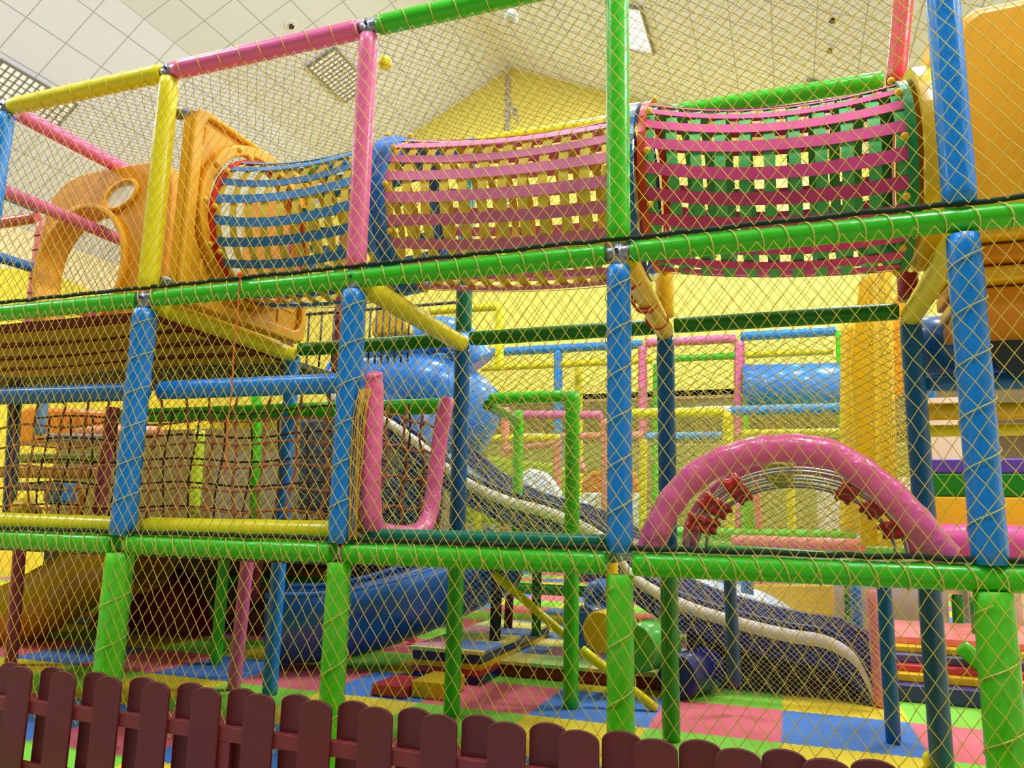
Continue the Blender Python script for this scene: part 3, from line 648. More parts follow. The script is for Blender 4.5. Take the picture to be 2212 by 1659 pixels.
A1p = bez([Y(1402, 1190, .12), Y(1440, 1100, .12), Y(1500, 1030, .12), Y(1590, 985, .12), Y(1690, 968, .12), Y(1790, 980, .12), Y(1880, 1033, .12), Y(1965, 1110, .12), Y(2045, 1205, .12)], 8)
for p in A1p: p.z = max(p.z, .955)
e = empty('padded_arch', (.6, .12, .95), 'big crinkled pink padded arch in front', 'arch')
m_ = MB().tube(A1p, crinkle(A1p, .053), 20, caps=False); m_.tube(A1p[-2:], .046, 20); rel(e, m_).build('arch_pad', PINKC, e)
rel(e, MB().tube([A1p[-1]+Vector((-.004, 0, .008)), A1p[-1]+Vector((.02, 0, -.03))], .03, 14)).build('tube_end', METAL, e)
e = empty('padded_arch', (.64, 1.08, .95), 'slimmer pink arch standing behind the big pink arch', 'arch')
rel(e, MB().tube(A2, crinkle(A2, .042), 18)).build('arch_pad', PINKC, e)
# steel cables with red spools strung between the two arches
cabs = []
for k, (i1, yy) in enumerate(((0, .42), (1, .68), (2, .94))):
    s = .94-.03*k
    pts = [Vector((.62+(p.x-.62)*s*.93, yy, .96+(p.z-.96)*(.86-.05*k))) for p in A2]; cabs.append(pts)
    tag(MB().tube(pts, .006, 8).build('steel_cable', CLEARC), ('front', 'middle', 'rear')[k]+' steel cable strung with red spools inside the pink arches', 'cable')
    tag(MB().tube([p+Vector((0, .02, -.012)) for p in pts], .006, 8).build('steel_cable', CLEARC), ('front', 'middle', 'rear')[k]+' twin steel cable just below its neighbour inside the pink arches', 'cable')
def spool(p, d, lab, grp):
    o = MB().tube([(-.036, 0, 0), (-.034, 0, 0), (-.022, 0, 0), (-.008, 0, 0), (.008, 0, 0), (.022, 0, 0), (.034, 0, 0), (.036, 0, 0)], [.016, .034, .04, .028, .028, .04, .034, .016], 18).build('red_spool', RPL)
    o.location = p; o.rotation_euler = Vector((1, 0, 0)).rotation_difference(d).to_euler(); return tag(o, lab, 'spool', grp)
names = ('low left', 'upper left', 'upper right', 'low right', 'lowest left', 'lowest right')
for k, pts in enumerate(cabs):
    for q, i in enumerate((11, 17, 38, 44, 6, 50)):
        spool(pts[i]+Vector((0, .01, -.006)), (pts[i+1]-pts[i-1]).normalized(), 'red spool on the %s cable, %s of the arch' % (('front', 'middle', 'rear')[k], names[q]), 'red spools on the arch cables')
mb = MB().tube([Vector((.565+.055*math.cos(i*.63+.2*math.sin(i*.31)), .42+.0055*i, 1.30+.038*math.sin(i*.63)+.012*math.sin(i*.17))) for i in range(90)], .008, 6)
tag(mb.build('cord_knot', mat('olive_knot_cord', '#B8AC4A', .8)), 'olive cord knot tied under the top of the pink arch', 'knot')

# ---------------------------------------------------------------- picket fence in the foreground
YFc = -.5
def picket(x, y, w_, top, lab, grp):
    n = 14; out = [Vector((-w_/2, 0, 0)), Vector((w_/2, 0, 0))]
    for i in range(n+1):
        a = PI*i/n; c, s_ = math.cos(a), math.sin(a); out.append(Vector((w_/2*c, 0, top-.034+.034*s_**.9)))
    o = MB().prism(out, (0, .013, 0)).build('fence_picket', FENCE, bevel=.003); o.location = (x, y, .0); return tag(o, lab, 'picket', grp)
fr = [135, 233, 338, 446, 564, 689, 812, 947, 1094, 1246, 1414, 1590, 1785, 1984, 2200]
rr = [1, 101, 199, 293, 398, 516, 630, 757, 885, 1023, 1175, 1330, 1506, 1681, 1876, 2095]
x_first = Y(135, 1460, YFc-.02).x; x_last = Y(1785, 1640, YFc-.02).x; pitch = (x_last-x_first)/12
place = ('at the left edge', 'under the wide green post', 'right of the wide green post', 'below the pink ground post', 'left of the slide chute', 'before the blue ground post', 'before the dark blue slide', 'right of the second green post',
         'left of the third green post', 'before the yellow foam tile', 'before the light green centre post', 'before the deep green post', 'before the pink foam tile', 'before the blue foam tile', 'before the yellow corner tile', 'before the petrol post', 'at the right edge')
for i in range(-1, 15): picket(x_first+pitch*i, YFc-.02, pitch*.545, .462, 'near-side oxblood fence picket %s' % place[i+1], 'near-side pickets of the fence')
for i in range(-1, 16): picket(x_first+pitch*(i-.47), YFc+.024, pitch*.53, .462, 'far-side oxblood fence picket %s' % place[min(i+1, 16)], 'far-side pickets of the fence')
RAILM = mat('oxblood_rail_paint', '#7A2A26', .45, var=.05, bscale=3)
tag(MB().box((-2.5, YFc-.006, .285), (1.5, YFc+.023, .335)).build('fence_rail', RAILM, bevel=.003), 'upper cross rail between the two rows of fence pickets', 'rail')
tag(MB().box((-2.5, YFc-.006, .06), (1.5, YFc+.023, .105)).build('fence_rail', RAILM, bevel=.003), 'lower cross rail near the foot of the fence', 'rail')
for x in (-1.32, .9): tag(MB().box((x-.03, YFc-.004, 0), (x+.03, YFc+.022, .285)).build('fence_post', RAILM), 'fence post between the pickets, %s' % ('left one' if x < 0 else 'right one'), 'post')

# ---------------------------------------------------------------- slides
def sweep(path, prof, side=Vector((0, 0, 1)), closed=True, thick=None):
    """sweep a cross-section (list of (a,b): a along horizontal side, b up) along path"""
    mb = MB(); n = len(path); k = len(prof)
    for i, p in enumerate(path):
        t = (path[min(i+1, n-1)]-path[max(i-1, 0)]); th = Vector((t.x, t.y, 0)).normalized(); sd = Vector((th.y, -th.x, 0))
        for a, b_ in prof: mb.v.append(tuple(p+sd*a+Vector((0, 0, b_))))
    for i in range(n-1):
        for j in range(k if closed else k-1):
            l_ = (j+1) % k; mb.face((i*k+j, i*k+l_, (i+1)*k+l_, (i+1)*k+j), True)
    if closed: mb.face(tuple(range(k))[::-1]); mb.face(tuple((n-1)*k+j for j in range(k)))
    return mb
# wavy slide
WP = [(-2.9, 2.05), (-2.4, 1.82), (-2.083, 1.629), (-1.72, 1.36), (-1.344, 1.20), (-.988, 1.11), (-.615, .94), (-.405, .69), (-.081, .53), (.273, .437), (.555, .385), (.78, .36), (.93, .28), (1.0, .16), (1.05, .03)]
e = empty('wavy_slide', (-.4, 2.75, 0), 'long wavy slide with cream-topped navy side walls', 'slide')
near = bez([(x, 2.5, z) for x, z in WP], 6); far = [p+Vector((.12, .62, 0.0)) for p in near]
for nm_, pth in (('near', near), ('far', far)):
    o = rel(e, sweep(pth, [(-.03, -.17), (.03, -.17), (.03, .075), (-.03, .075)])).build('side_wall', NPL, e, bevel=.006); o['label'] = nm_+' navy side wall'
    if nm_ == 'near': rel(e, sweep(pth, [(-.038, -.045), (.038, -.045), (.038, .038), (-.038, .038)])).build('cream_band', CREAM, e)
mid = [(a+b_)/2 for a, b_ in zip(near, far)]
rel(e, sweep(mid, [(-.29, -.09), (.29, -.09), (.29, -.05), (-.29, -.05)])).build('slide_bed', mat('pale_bed_plastic', '#C8D8E8', .25, coat=.5), e)
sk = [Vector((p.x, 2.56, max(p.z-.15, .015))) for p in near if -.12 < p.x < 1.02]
rel(e, MB().prism(sk+[Vector((sk[-1].x, 2.56, .01)), Vector((sk[0].x, 2.56, .01))], (0, .02, 0))).build('under_shade_sheet', mat('under_shade_brown', '#2A1A10', .7), e)  # added dark sheet, its colour stands in for the shadow under the slide
e = empty('white_slide', (0, 3.7, 0), 'pale white-blue wavy slide lane behind the navy slide', 'slide')
w2 = bez([(-1.2, 3.7, 1.2), (-.7, 3.7, .85), (-.35, 3.7, .60), (0, 3.7, .50), (.35, 3.7, .44), (.6, 3.7, .30), (.75, 3.7, .1)], 6)
rel(e, sweep(w2, [(-.3, -.06), (.3, -.06), (.3, .08), (.26, .08), (.26, 0), (-.26, 0), (-.26, .08), (-.3, .08)])).build('slide_lane', mat('pale_blue_plastic', '#D8E4F0', .3, coat=.4), e)
# blue spiral slide
e = empty('spiral_slide', (-2.3, 2.6, 0), 'blue spiral slide with a closed top bend and open chute', 'slide')
up_path = bez([(-3.1, 3.0, 2.24), (-2.8, 2.95, 2.23), (-2.4, 2.95, 2.2), (-2.15, 3.02, 2.15), (-2.0, 3.2, 2.04), (-2.12, 3.4, 1.86), (-2.4, 3.45, 1.65)], 8)
tb = rel(e, MB().tube(up_path, [.27]*len(up_path), 28)).build('tube_bend', BPL, e)
for k in (0, 12, 22, 32):
    if k < len(up_path)-1: rel(e, MB().tube([up_path[k], up_path[k+1]*.4+up_path[k]*.6], .29, 28)).build('joint_flange', BPL, tb)
hood = bez([(-2.85, 2.9, 2.38), (-2.5, 2.9, 2.52), (-2.2, 2.95, 2.62), (-2.0, 3.0, 2.56), (-1.85, 3.05, 2.35)], 6)
rel(e, MB().tube(hood, [.16]*len(hood), 24)).build('hood', BPL, e)
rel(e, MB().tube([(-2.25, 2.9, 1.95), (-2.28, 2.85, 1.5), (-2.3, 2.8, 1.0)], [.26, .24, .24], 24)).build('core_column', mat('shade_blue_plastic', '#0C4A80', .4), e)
low = bez([(-1.5, 2.95, .72), (-1.75, 2.72, .58), (-2.0, 2.5, .45), (-2.3, 2.25, .33), (-2.6, 2.05, .27), (-2.9, 1.9, .26)], 8)
U = []; Uo = []
for k in range(13):
    a = PI+PI*k/12; U.append((.34*math.cos(a), .17+.47*math.sin(a)))
for k in range(13):
    a = 2*PI-PI*k/12; Uo.append((.37*math.cos(a), .17+.50*math.sin(a)))
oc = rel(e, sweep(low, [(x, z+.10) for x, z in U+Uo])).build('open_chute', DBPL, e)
rel(e, MB().tube([p+Vector((0, 0, 0)) for p in [q+Vector(((low[min(i+1, len(low)-1)]-low[max(i-1, 0)]).normalized().y, -(low[min(i+1, len(low)-1)]-low[max(i-1, 0)]).normalized().x, 0))*.355+Vector((0, 0, .27)) for i, q in enumerate(low)]], .022, 10)).build('chute_lip', DBPL, oc)
rel(e, MB().tube([p+Vector((0, 0, 0)) for p in [q-Vector(((low[min(i+1, len(low)-1)]-low[max(i-1, 0)]).normalized().y, -(low[min(i+1, len(low)-1)]-low[max(i-1, 0)]).normalized().x, 0))*.355+Vector((0, 0, .27)) for i, q in enumerate(low)]], .022, 10)).build('chute_lip', DBPL, oc)

# yellow and maroon shapes under the left decks
e = empty('trough_slide', (-5.1, 2.2, 0), 'big mustard yellow slide trough at lower left', 'slide')
tp = bez([Y(330, 1190, 2.3), Y(230, 1215, 2.2), Y(150, 1262, 2.1), Y(60, 1310, 2.0), Y(-60, 1350, 1.9)], 8)
rel(e, sweep(tp, [(x*1.25, z) for x, z in U+Uo])).build('chute', mat('mustard_plastic', '#D8A010', .35, coat=.3), e)
DKR = mat('dark_red_plastic', '#8A1C14', .45)
def hill(y, pts, m, lab, th=.3, name='climbing_hill'):
    tag(MB().prism([Y(px, py, y) for px, py in pts], (0, th, 0)).build(name, m, bevel=.04), lab, 'climbing block')
hill(2.7, [(150, 1425), (195, 1330), (250, 1265), (300, 1238), (350, 1232), (385, 1262), (405, 1330), (430, 1400), (440, 1425)], DKR, 'dark red rounded climbing hill behind the wide green post')
hill(3.1, [(420, 1425), (430, 1365), (480, 1330), (560, 1312), (620, 1335), (650, 1380), (650, 1425)], mat('brown_plastic', '#7A3A14', .5), 'brown rounded climbing hill behind the pink ground post')
hill(3.4, [(540, 1305), (545, 1250), (600, 1235), (720, 1225), (720, 1300)], mat('ochre_plastic', '#A8661C', .5), 'ochre block high behind the blue ground post')
P((-4.56, 1.23, 0), (-4.62, 1.23, .86), .042, mat('dark_rose_vinyl', '#A8304A', .4, coat=.2), 'dark rose ground post at the left edge')
P((-2.68, 1.25, 0), (-2.65, 1.25, .86), .042, PINK, 'pink ground post left of the slim blue ground post')
P((-3.33, 1.85, 0), (-3.33, 1.85, .86), .042, GREEN, 'green ground post behind the pink ground post')
P((-4.9, 2.4, 0), (-4.9, 2.4, .86), .042, DGREEN, 'dark green ground post near the mustard slide')
P((-3.1, 1.9, .45), (-3.05, 1.9, .88), .04, MAROON, 'dark maroon ground post behind the pink ground post', wob=.01)
P((-2.6, 2.3, .2), (-2.57, 2.3, .88), .04, MAROON, 'dark maroon post left of the second green post', wob=.01)
P((-2.47, 3.25, .02), (-2.45, 3.25, .90), .045, PINK, 'short pink post just left of the second green ground post')
P((-1.55, 3.1, .2), (-1.53, 3.1, .9), .035, MAROON, 'thin maroon post behind the green ground post at centre')
P((-1.42, 2.45, 0), (-1.4, 2.45, .9), .04, BLACK, 'black post behind the green ground post at centre', wob=.005)
P((-1.25, 2.9, .2), (-1.25, 2.9, .88), .036, DGREEN, 'dark green post right of the black post')
P((-4.4, 3.0, .48), (-1.8, 3.0, .5), .05, DGREEN, 'dark green rail low behind the slide', rail=True)
P((-2.0, 4.2, .42), (-.3, 4.2, .42), .05, DGREEN, 'dark green rail at the back of the foam steps', rail=True)

# ---------------------------------------------------------------- green box frame and frames behind
F = pad
F((-.64, 1.67, 0), (-.64, 1.67, 1.86), .045, GREEN, 'green post of the box frame left of the centre blue post')
F((-1.19, 1.67, 1.835), (-.69, 1.67, 1.835), .038, GREEN, 'green top rail of the box frame', rail=True)
F((-1.30, 2.55, .98), (-1.30, 2.55, 1.88), .038, GREEN, 'slim green rear post of the box frame')
F((-1.22, 1.7, 1.80), (-1.30, 2.5, 1.80), .035, DGREEN, 'dark green side rail of the box frame', rail=True)
F((1.05, 1.65, 0), (1.05, 1.65, .86), .037, DBLUE, 'blue ground post left of the petrol post')
def fr(p0, p1, y, r, m, lab, rail=False): return pad(Y(*p0, y), Y(*p1, y), r, m, lab, rail=rail, seg=12, wob=.03)
ym = 4.6
fr((1090, 896), (1300, 897), ym, .045, PINK, 'pink rail of the middle background frame', True)
fr((1306, 905), (1308, 1150), ym, .045, SALMON, 'salmon post of the middle background frame', False)
fr((1350, 893), (1565, 890), ym, .048, YEL, 'yellow rail of the middle background frame', True)
fr((1572, 890), (1576, 1150), ym, .05, YEL, 'yellow post at centre of the middle background frame', False)
fr((1578, 888), (1850, 881), ym, .048, BLUE, 'blue rail of the middle background frame', True)
fr((1857, 890), (1870, 1150), ym, .04, BLUE, 'blue post at the right of the middle background frame', False)
fr((1390, 950), (1388, 1150), ym, .04, YEL, 'yellow post left of the dark blue post in the background', False)
fr((1010, 947), (1210, 945), 5.0, .04, YEL, 'yellow rail low in the background frame', True)
fr((1215, 943), (1390, 940), 5.0, .04, SALMON, 'salmon rail low in the background frame', True)
fr((1395, 943), (1560, 941), 5.0, .04, BLUE, 'blue rail low in the background frame', True)
fr((1600, 938), (1860, 935), 4.9, .045, YEL, 'yellow rail behind the top of the pink arch', True)
fr((1090, 972), (1205, 958), 4.9, .035, SALMON, 'slanted salmon handrail behind the green box frame', True)
fr((1092, 880), (1090, 1150), 5.0, .045, SALMON, 'short salmon post at left of the background frame', False)
fr((1204, 950), (1202, 1150), 4.7, .045, SALMON, 'salmon post behind the green box frame', False)
fr((1030, 905), (1032, 1150), 4.6, .045, YEL, 'yellow post beside the blue spiral slide', False)
fr((1245, 985), (1262, 1020), 5.0, .04, SALMON, 'little salmon post right of the green box frame', False)
yb = 5.9
fr((935, 768), (1388, 743), yb, .055, BLUE, 'blue top rail of the farthest frame', True)
fr((1395, 741), (1590, 731), yb, .055, PINK, 'pink top rail of the farthest frame', True)
fr((1600, 727), (1806, 715), yb, .055, BLUE, 'blue top rail at the right of the farthest frame', True)
fr((1040, 796), (1410, 778), yb, .04, YEL, 'yellow middle rail of the farthest frame', True)
fr((1418, 777), (1600, 768), yb, .04, GREEN, 'green middle rail of the farthest frame', True)
fr((1610, 767), (1800, 758), yb, .04, YEL, 'yellow middle rail at the right of the farthest frame', True)
fr((1206, 758), (1205, 1140), yb, .055, BLUE, 'blue post of the farthest frame', False)
fr((1388, 748), (1390, 1140), yb, .055, PINK, 'pink post of the farthest frame beside the dark blue post', False)
fr((1597, 738), (1598, 1145), yb, .06, PINK, 'tall pink post of the farthest frame', False)
fr((1419, 785), (1417, 1140), yb, .045, GREEN, 'green post of the farthest frame', False)
fr((1250, 790), (1252, 1140), 6.2, .05, YEL, 'yellow post of the farthest frame', False)
fr((1080, 655), (1078, 800), 4.2, .045, YEL, 'yellow post above the blue spiral slide', False)
fr((930, 672), (1075, 662), 4.2, .045, YEL, 'yellow rail above the blue spiral slide', True)
fr((1610, 790), (1612, 1145), yb-.1, .03, GREEN, 'thin green post left of the big blue cylinder', False)
fr((1812, 715), (1826, 1145), yb-.1, .035, GREEN, 'thin green post right of the big blue cylinder', False)
fr((1580, 1168), (1870, 1178), 3.3, .045, SALMON, 'salmon rail low behind the pink arch', True)
fr((1400, 1150), (1850, 1160), 3.7, .05, GREEN, 'green padded rail low behind the pink arch', True)
fr((1615, 1030), (1618, 1150), 3.9, .06, GREEN, 'light green post seen through the pink arch', False)
fr((1632, 1030), (1640, 1150), 3.7, .03, SALMON, 'thin salmon post seen through the pink arch', False)
fr((1706, 1030), (1710, 1150), 4.0, .035, YEL, 'yellow post seen through the middle of the pink arch', False)
fr((1575, 1230), (1588, 1480), 1.9, .036, mat('slate_blue_vinyl', '#2C5878', .4, coat=.2), 'slate blue ground post in front of the wavy slide')
fr((1595+18, 1245), (1616, 1330), 3.6, .05, DBLUE, 'dark blue ground post behind the wavy slide')
fr((1835, 1265), (1838, 1400), 4.2, .045, DGREEN, 'dark green ground post behind the end of the wavy slide')
fr((1847, 1265), (1860, 1425), 3.3, .04, DBLUE, 'dark blue ground post beside the end of the wavy slide')
fr((1885, 1275), (1905, 1525), 2.45, .042, SALMON, 'salmon ground post at the end of the wavy slide')
fr((2068, 1285), (2073, 1390), 4.4, .045, DGREEN, 'left of two dark green ground posts at lower right')
fr((2108, 1290), (2120, 1430), 3.6, .045, DGREEN, 'right of two dark green ground posts at lower right')
fr((2075, 1395), (2190, 1500), 2.9, .05, GREEN, 'slanted green bumper beside the foam steps at right', True)
e = tag(MB().tube([Y(1608, 835, yb), Y(1815, 833, yb)], [.25, .25], 32).build('barrel', BPL), 'big blue cylinder in the background below the yellow wall', 'barrel')
P((-2.95, 1.9, Z2), (-2.95, 1.9, Z3), .05, mat('dark_red_vinyl', '#8E1F26', .4, coat=.2), 'dark red post seen through the blue strap tunnel, left one')
P((-2.62, 2.1, Z2), (-2.62, 2.1, Z3), .05, mat('dark_red_vinyl', '#8E1F26', .4, coat=.2), 'dark red post seen through the blue strap tunnel, right one')
hill(2.0, [(520, 430), (640, 410), (660, 470), (640, 600), (520, 600)], OPL2, 'orange panel seen through the blue strap tunnel', .06, 'cabin_panel')
# yellow padded wall columns and mesh curtain at right
CURT = mat('yellow_mesh_cloth', '#E8C21E', .7)
for (a, b_, y, r, lab) in (((1838, 700), (1838, 1150), 3.0, .07, 'tall golden padded column left of the yellow mesh curtain'), ((1905, 570), (1918, 1180), 2.6, .06, 'tall golden padded column right of the yellow mesh curtain')):
    fr(a, b_, y, r, SUN, lab)
o = tag(MB().prism([Y(1855, 610, 2.7), Y(1900, 575, 2.7), Y(1905, 1180, 2.7), Y(1860, 1180, 2.7), Y(1835, 800, 2.7)], (0, .03, 0)).build('padded_wall_sheet', SUN, bevel=.01), 'golden padded sheet between the two golden columns', 'padding')
net((1.22, 2.25, Z1+.02), (0, 1, 0), (0, 0, 1), 1.5, 1.9, .03, .05, .0028, CURT, 'dense yellow mesh curtain behind the dark blue post at right', wavy=.004)
net((1.08, 2.2, Z1+.02), (1, 0, 0), (0, 0, 1), .26, 1.7, .03, .05, .0028, CURT, 'dense yellow mesh strip beside the pink arch', wavy=.004)
tag(MB().prism([Y(1895, 665, 2.9), Y(1950, 630, 2.9), Y(1965, 680, 2.9), Y(1965, 830, 2.9), Y(1900, 900, 2.9)], (0, .05, 0)).build('roof_fin', OPL2, bevel=.01), 'orange fin panel behind the yellow mesh curtain', 'panel')
# soft play wall at right: purple, green, yellow bands and magenta roll
e = empty('soft_play_wall', (1.9, 2.5, 0), 'soft play wall with purple, green and yellow bands behind the right blue post', 'padding')
for z0, z1, mm, nme in ((1.40, 1.49, PURPLE, 'purple_band'), (1.26, 1.40, DGREEN, 'green_band'), (1.06, 1.26, YPL, 'yellow_band')):
    MB().box((-.5, -.05, z0), (1.2, .15, z1)).build(nme, mm, e, bevel=.012)
tag(MB().tube([(1.42, 2.3, .98), (1.45, 2.3, .98), (3.0, 2.3, .98)], [.10, .115, .115], 28).build('padded_roll', MAGENTA), 'shiny magenta padded roll at the right edge', 'padding')
P((1.24, 1.3, .9), (2.4, 1.3, .89), .04, BLUE, 'blue rail right of the pink arch foot', rail=True)
tag(MB().box((1.50, 3.0, 1.5), (1.72, 3.04, 1.95)).build('lattice_card', mat('lattice_card', '#EAD2B8', .7)), 'pale ribbed board standing above the purple band', 'board')
for (px, py, mm, lab) in ((2030, 905, RPL, 'small red toy block behind the right blue post'), (2035, 925, GPL, 'small green toy block behind the right blue post'), (2045, 958, YPL, 'small yellow toy block behind the right blue post')):
    p = Y(px, py, 3.2); tag(MB().box((p.x-.09, 3.2, p.z-.06), (p.x+.09, 3.3, p.z+.05)).build('toy_block', mm, bevel=.01), lab, 'block')
P((1.55, 3.1, Z1), (1.55, 3.1, Z2), .05, DBLUE, 'dark blue post far behind the right blue post')

# ---------------------------------------------------------------- foam platform, steps, rollers
e = empty('foam_platform', (-.7, 3.4, 0), 'wide low red foam platform topped with foam tiles', 'platform')
MB().box((-.75, -1.05, 0), (.68, 1.5, .08)).build('foam_base', mat('crimson_vinyl', '#8A1420', .4, coat=.2), e, bevel=.01)
MB().box((-.77, -1.07, .08), (.70, 1.52, .105)).build('tile_cover', FLOOR2, e, bevel=.004)
e = empty('foam_platform', (-1.62, 2.75, 0), 'taller layered foam stack beside the dark blue slide', 'platform')
for k, (z0, z1, mm) in enumerate(((0, .05, NAVY), (.05, .09, RED), (.09, .13, SUN), (.13, .19, NAVY))):
    MB().box((-.22, -.75, z0), (.28, .8, z1)).build('foam_layer', mm, e, bevel=.008)
MB().box((-.24, -.77, .19), (.3, .82, .215)).build('tile_cover', FLOOR2, e, bevel=.004)
e = empty('foam_block', (-1.66, 1.62, 0), 'small red and yellow foam block in front of the foam platform', 'foam block')
MB().box((-.18, -.16, 0), (.05, .16, .07)).build('red_half', RED, e, bevel=.01); MB().box((.06, -.1, 0), (.28, .22, .1)).build('yellow_half', SUN, e, bevel=.01)
e = empty('foam_steps', (1.75, 3.3, 0), 'low foam steps in purple, yellow and red layers at lower right', 'steps')
for k, (y0, z0, z1, mm) in enumerate(((-.62, 0, .10, mat('indigo_vinyl', '#2A2A78', .4, coat=.3)), (-.50, .10, .15, SUN), (-.42, .15, .19, RED), (-.32, .19, .24, mat('slate_violet_vinyl', '#5A5A88', .4)), (-.22, .24, .28, SUN), (-.10, .28, .33, SALMON))):
    MB().box((-.6, y0, z0), (.5, .9, z1)).build('foam_layer', mm, e, bevel=.008)
tag(MB().box((1.0, 4.3, 0), (2.6, 4.36, .16)).build('kerb', GREEN, bevel=.01), 'green kerb behind the foam steps', 'kerb')
tag(MB().box((1.0, 4.4, 0), (2.6, 4.9, .12)).build('foam_mat', mat('rose_mat', '#F08090', .6), bevel=.01), 'rose foam mat beyond the green kerb', 'mat')
# diagonal yellow pole and rollers
P(Y(1068, 1240, 1.72), Y(1238, 1388, 1.72), .026, YEL, 'upper part of the slanted yellow pole', name='slanted_pole')
P(Y(1256, 1402, 1.75), Y(1418, 1532, 1.8), .028, YEL, 'lower part of the slanted yellow pole', name='slanted_pole')
def drum(c, d, r, ln, m, lab, seg=28):
    c, d = Vector(c), Vector(d).normalized(); h = ln/2
    tag(MB().tube([c-d*h, c-d*(h-.012), c+d*(h-.012), c+d*h], [r*.93, r, r, r*.93], seg).build('roller_drum', m), lab, 'roller')
drum((-.50, 2.1, .40), (.25, 1, .05), .125, .3, YPL, 'shiny yellow roller drum left of the centre green post')
drum((-.28, 2.2, .30), (.35, 1, 0), .15, .36, GPL, 'shiny green roller drum right of the centre green post')
drum((-.02, 2.3, .14), (.4, 1, 0), .135, .4, NPL, 'navy roller drum on the floor behind the slanted pole')
drum((-.83, 3.0, .30), (.2, 1, 0), .15, .4, DBPL, 'dark blue roller drum behind the slanted yellow pole')
P((-.50, 2.15, .52), (-.50, 2.15, .95), .04, SUN, 'golden hanging post above the yellow roller drum')
tag(MB().sphere((-.82, 3.25, .47), .15, 24, 16).build('play_ball', BPL), 'large blue ball behind the green box frame post', 'ball')
tag(MB().tube([(-1.25, 3.9, .75), (-.8, 3.9, .75)], .22, 24).build('barrel', PURPLE), 'purple barrel above the dark blue roller', 'barrel')
# things seen deep in the background
hill(3.98, [(1628, 1262), (1802, 1262), (1802, 1333), (1655, 1322), (1632, 1318)], YPL, 'flat golden board at floor level behind the wavy slide', .05, 'notice_board')
hill(4.3, [(1100, 1130), (1105, 1040), (1140, 1010), (1180, 1020), (1210, 1060), (1215, 1130)], WHITE, 'white rounded panel behind the green box frame', .1, 'wall_board')
hill(4.9, [(1000, 1130), (1010, 1000), (1060, 985), (1190, 1000), (1225, 1010), (1225, 1130)], mat('lime_plastic', '#A8C41C', .5), 'lime yellow backing panel behind the white rounded panel', .1, 'backing_panel')
hill(5.2, [(1255, 1130), (1255, 1040), (1275, 1018), (1370, 1015), (1385, 1060), (1385, 1130)], ORANGE, 'orange rounded panel behind the centre blue post', .1, 'orange_panel')
hill(5.0, [(1256, 1145), (1256, 1064), (1385, 1064), (1385, 1145)], WHITE, 'white panel below the orange rounded panel', .05, 'wall_board')
hill(9.0, [(1050, 1140), (1050, 960), (2040, 955), (2040, 1140)], mat('olive_partition', '#8C8A3C', .7), 'olive partition wall far behind the nets', .05, 'partition')
# left middle level: soft play seen through the rope net
hill(2.6, [(30, 890), (60, 878), (235, 885), (250, 905), (250, 950), (30, 960)], ORANGE, 'orange padded hood behind the rope net at left', .3, 'padded_hood')
def roll(p0, p1, y, r, m, lab): pad(Y(*p0, y), Y(*p1, y), r, m, lab, rail=True, cat='padded roll', name='padded_roll')
roll((100, 945), (240, 948), 2.3, .04, mat('lilac_vinyl', '#B0A0C0', .25, coat=.6), 'silvery lilac padded roll behind the rope net')
roll((165, 932), (345, 934), 2.45, .055, mat('peach_vinyl', '#F09060', .3, coat=.5), 'peach padded roll behind the rope net')
roll((45, 990), (225, 992), 2.2, .045, mat('sage_vinyl', '#7A9A5A', .25, coat=.6), 'sage green padded roll behind the rope net')
roll((-20, 1020), (215, 1022), 2.1, .05, mat('copper_vinyl', '#D8784C', .3, coat=.5), 'copper padded roll behind the rope net')
roll((30, 1050), (135, 1052), 2.2, .04, mat('steel_vinyl', '#7A80A0', .3, coat=.5), 'steel blue padded roll behind the rope net')
tag(MB().box(tuple(Y(90, 1085, 2.3)), tuple(Y(130, 1042, 2.3)+Vector((0, .2, 0)))).build('padded_cube', BLUE, bevel=.02), 'blue padded cube behind the rope net at left', 'block')
P(Y(245, 880, 1.0), Y(212, 1110, 1.0), .045, mat('rose_vinyl', '#C4466E', .4, coat=.3), 'rose slanted post behind the rope net at left')
P(Y(35, 815, 1.6), Y(20, 1110, 1.6), .05, mat('midnight_vinyl', '#18304C', .4, coat=.3), 'midnight blue post at the left edge behind the rope net')
P(Y(97, 830, 2.4), Y(85, 940, 2.4), .05, mat('steel_post_vinyl', '#4A7AA0', .4), 'steel blue post before the orange padded hood')
P(Y(178, 1060, 1.9), Y(170, 1110, 1.9), .03, ORANGE, 'small orange cone post on the left deck')
tag(MB().tube([Y(55, 1112, 1.5), Y(52, 1080, 1.5)], [.12, .07], 20).build('foam_cone', SUN), 'golden foam cone on the deck at far left', 'block')
P(Y(555, 790, 2.6), Y(550, 1120, 2.6), .045, GREEN, 'light green post behind the rope net')
P(Y(432, 930, 3.1), Y(420, 1110, 3.1), .05, mat('lime_vinyl', '#B4C822', .4), 'lime post behind the rope net')
tag(MB().box((-5.6, 4.3, .9), (-2.9, 4.4, 1.75)).build('padded_wall_sheet', mat('taupe_padding', '#8C7A5C', .7)), 'taupe padded wall far behind the rope net', 'padding')
hill(3.95, [(640, 1110), (645, 905), (860, 890), (915, 940), (915, 1110)], mat('deep_navy_plastic', '#0C2440', .5), 'deep navy slide support behind the pink U-shaped gate', .3, 'slide_support')
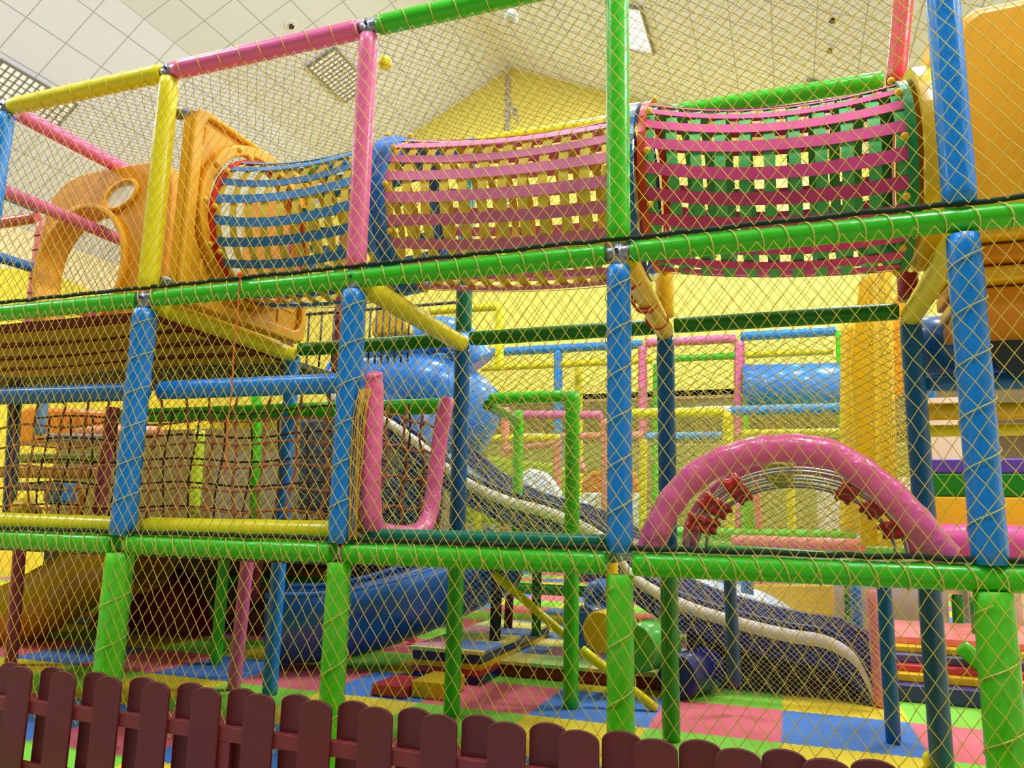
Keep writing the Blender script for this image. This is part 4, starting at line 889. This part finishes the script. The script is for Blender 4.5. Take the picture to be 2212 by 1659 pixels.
tag(MB().prism([Y(390, 788, 2.2), Y(600, 779, 2.2), Y(600, 822, 2.2), Y(520, 822, 2.2)], (0, .02, 0)).build('floral_banner', FLORAL), 'white floral triangular banner under the dark green back rail', 'banner')
# bead sticks hanging under the blue tunnel
for i in range(12):
    p = Y(668+27*i if i < 5 else 800+14*(i-5), 690, 2.0)
    tag(MB().tube([(p.x, 2.0, 2.62), (p.x, 2.0, 2.18)], .008, 8).build('hanging_rod', DMETAL), 'thin dark rod of the railing below the blue strap tunnel', 'rod', 'dark railing rods below the blue strap tunnel')
tag(MB().tube([(-3.2, 2.0, 2.60), (-1.5, 2.0, 2.60)], .012, 8).build('railing_bar', DMETAL), 'dark top bar of the rod railing below the blue strap tunnel', 'rail')
hill(2.5, [(800, 700), (812, 660), (850, 650), (880, 690), (885, 720), (800, 728)], YPL, 'golden curved panel behind the dark rods', .1, 'curved_panel')
# small balls caught in the nets and on the floor
def ball(c, r, m, lab): tag(MB().sphere(c, r, 16, 12).build('plastic_ball', m), lab, 'ball')
ball((-1.30, .33, 3.385+.03), .038, mat('ball_yellow', '#F4E400', .35), 'yellow plastic ball lying on the roof net beside the pink post')
ball((-.55, .19, 3.385+.035), .035, mat('ball_white', '#F0EEF0', .3), 'white plastic ball lying on the roof net near the top')
ball(tuple(Z(2010, 1640, .035)), .035, MATS['ball_yellow'], 'yellow plastic ball on the floor left of the petrol post')
ball(tuple(Z(1755, 1333, .04)), .05, MATS['ball_yellow'], 'yellow plastic ball on the floor beside the golden board')
# right background: pale wall and beige curtain
struct('wall_right_partition', MB().box((.9, 6.6, 0), (2.15, 6.65, 1.6)), WALLP)
mb = MB(); n = 60
for i in range(n): 
    x = 2.2+1.9*i/n; x2 = 2.2+1.9*(i+1)/n
    mb.prism([(x, 6.4+.03*math.sin(i*1.3), .1), (x2, 6.4+.03*math.sin((i+1)*1.3), .1), (x2, 6.4+.03*math.sin((i+1)*1.3), 1.7), (x, 6.4+.03*math.sin(i*1.3), 1.7)], (0, .01, 0))
tag(mb.build('curtain', mat('beige_cloth', '#D8B890', .8)), 'pleated beige curtain at the lower right edge', 'curtain')
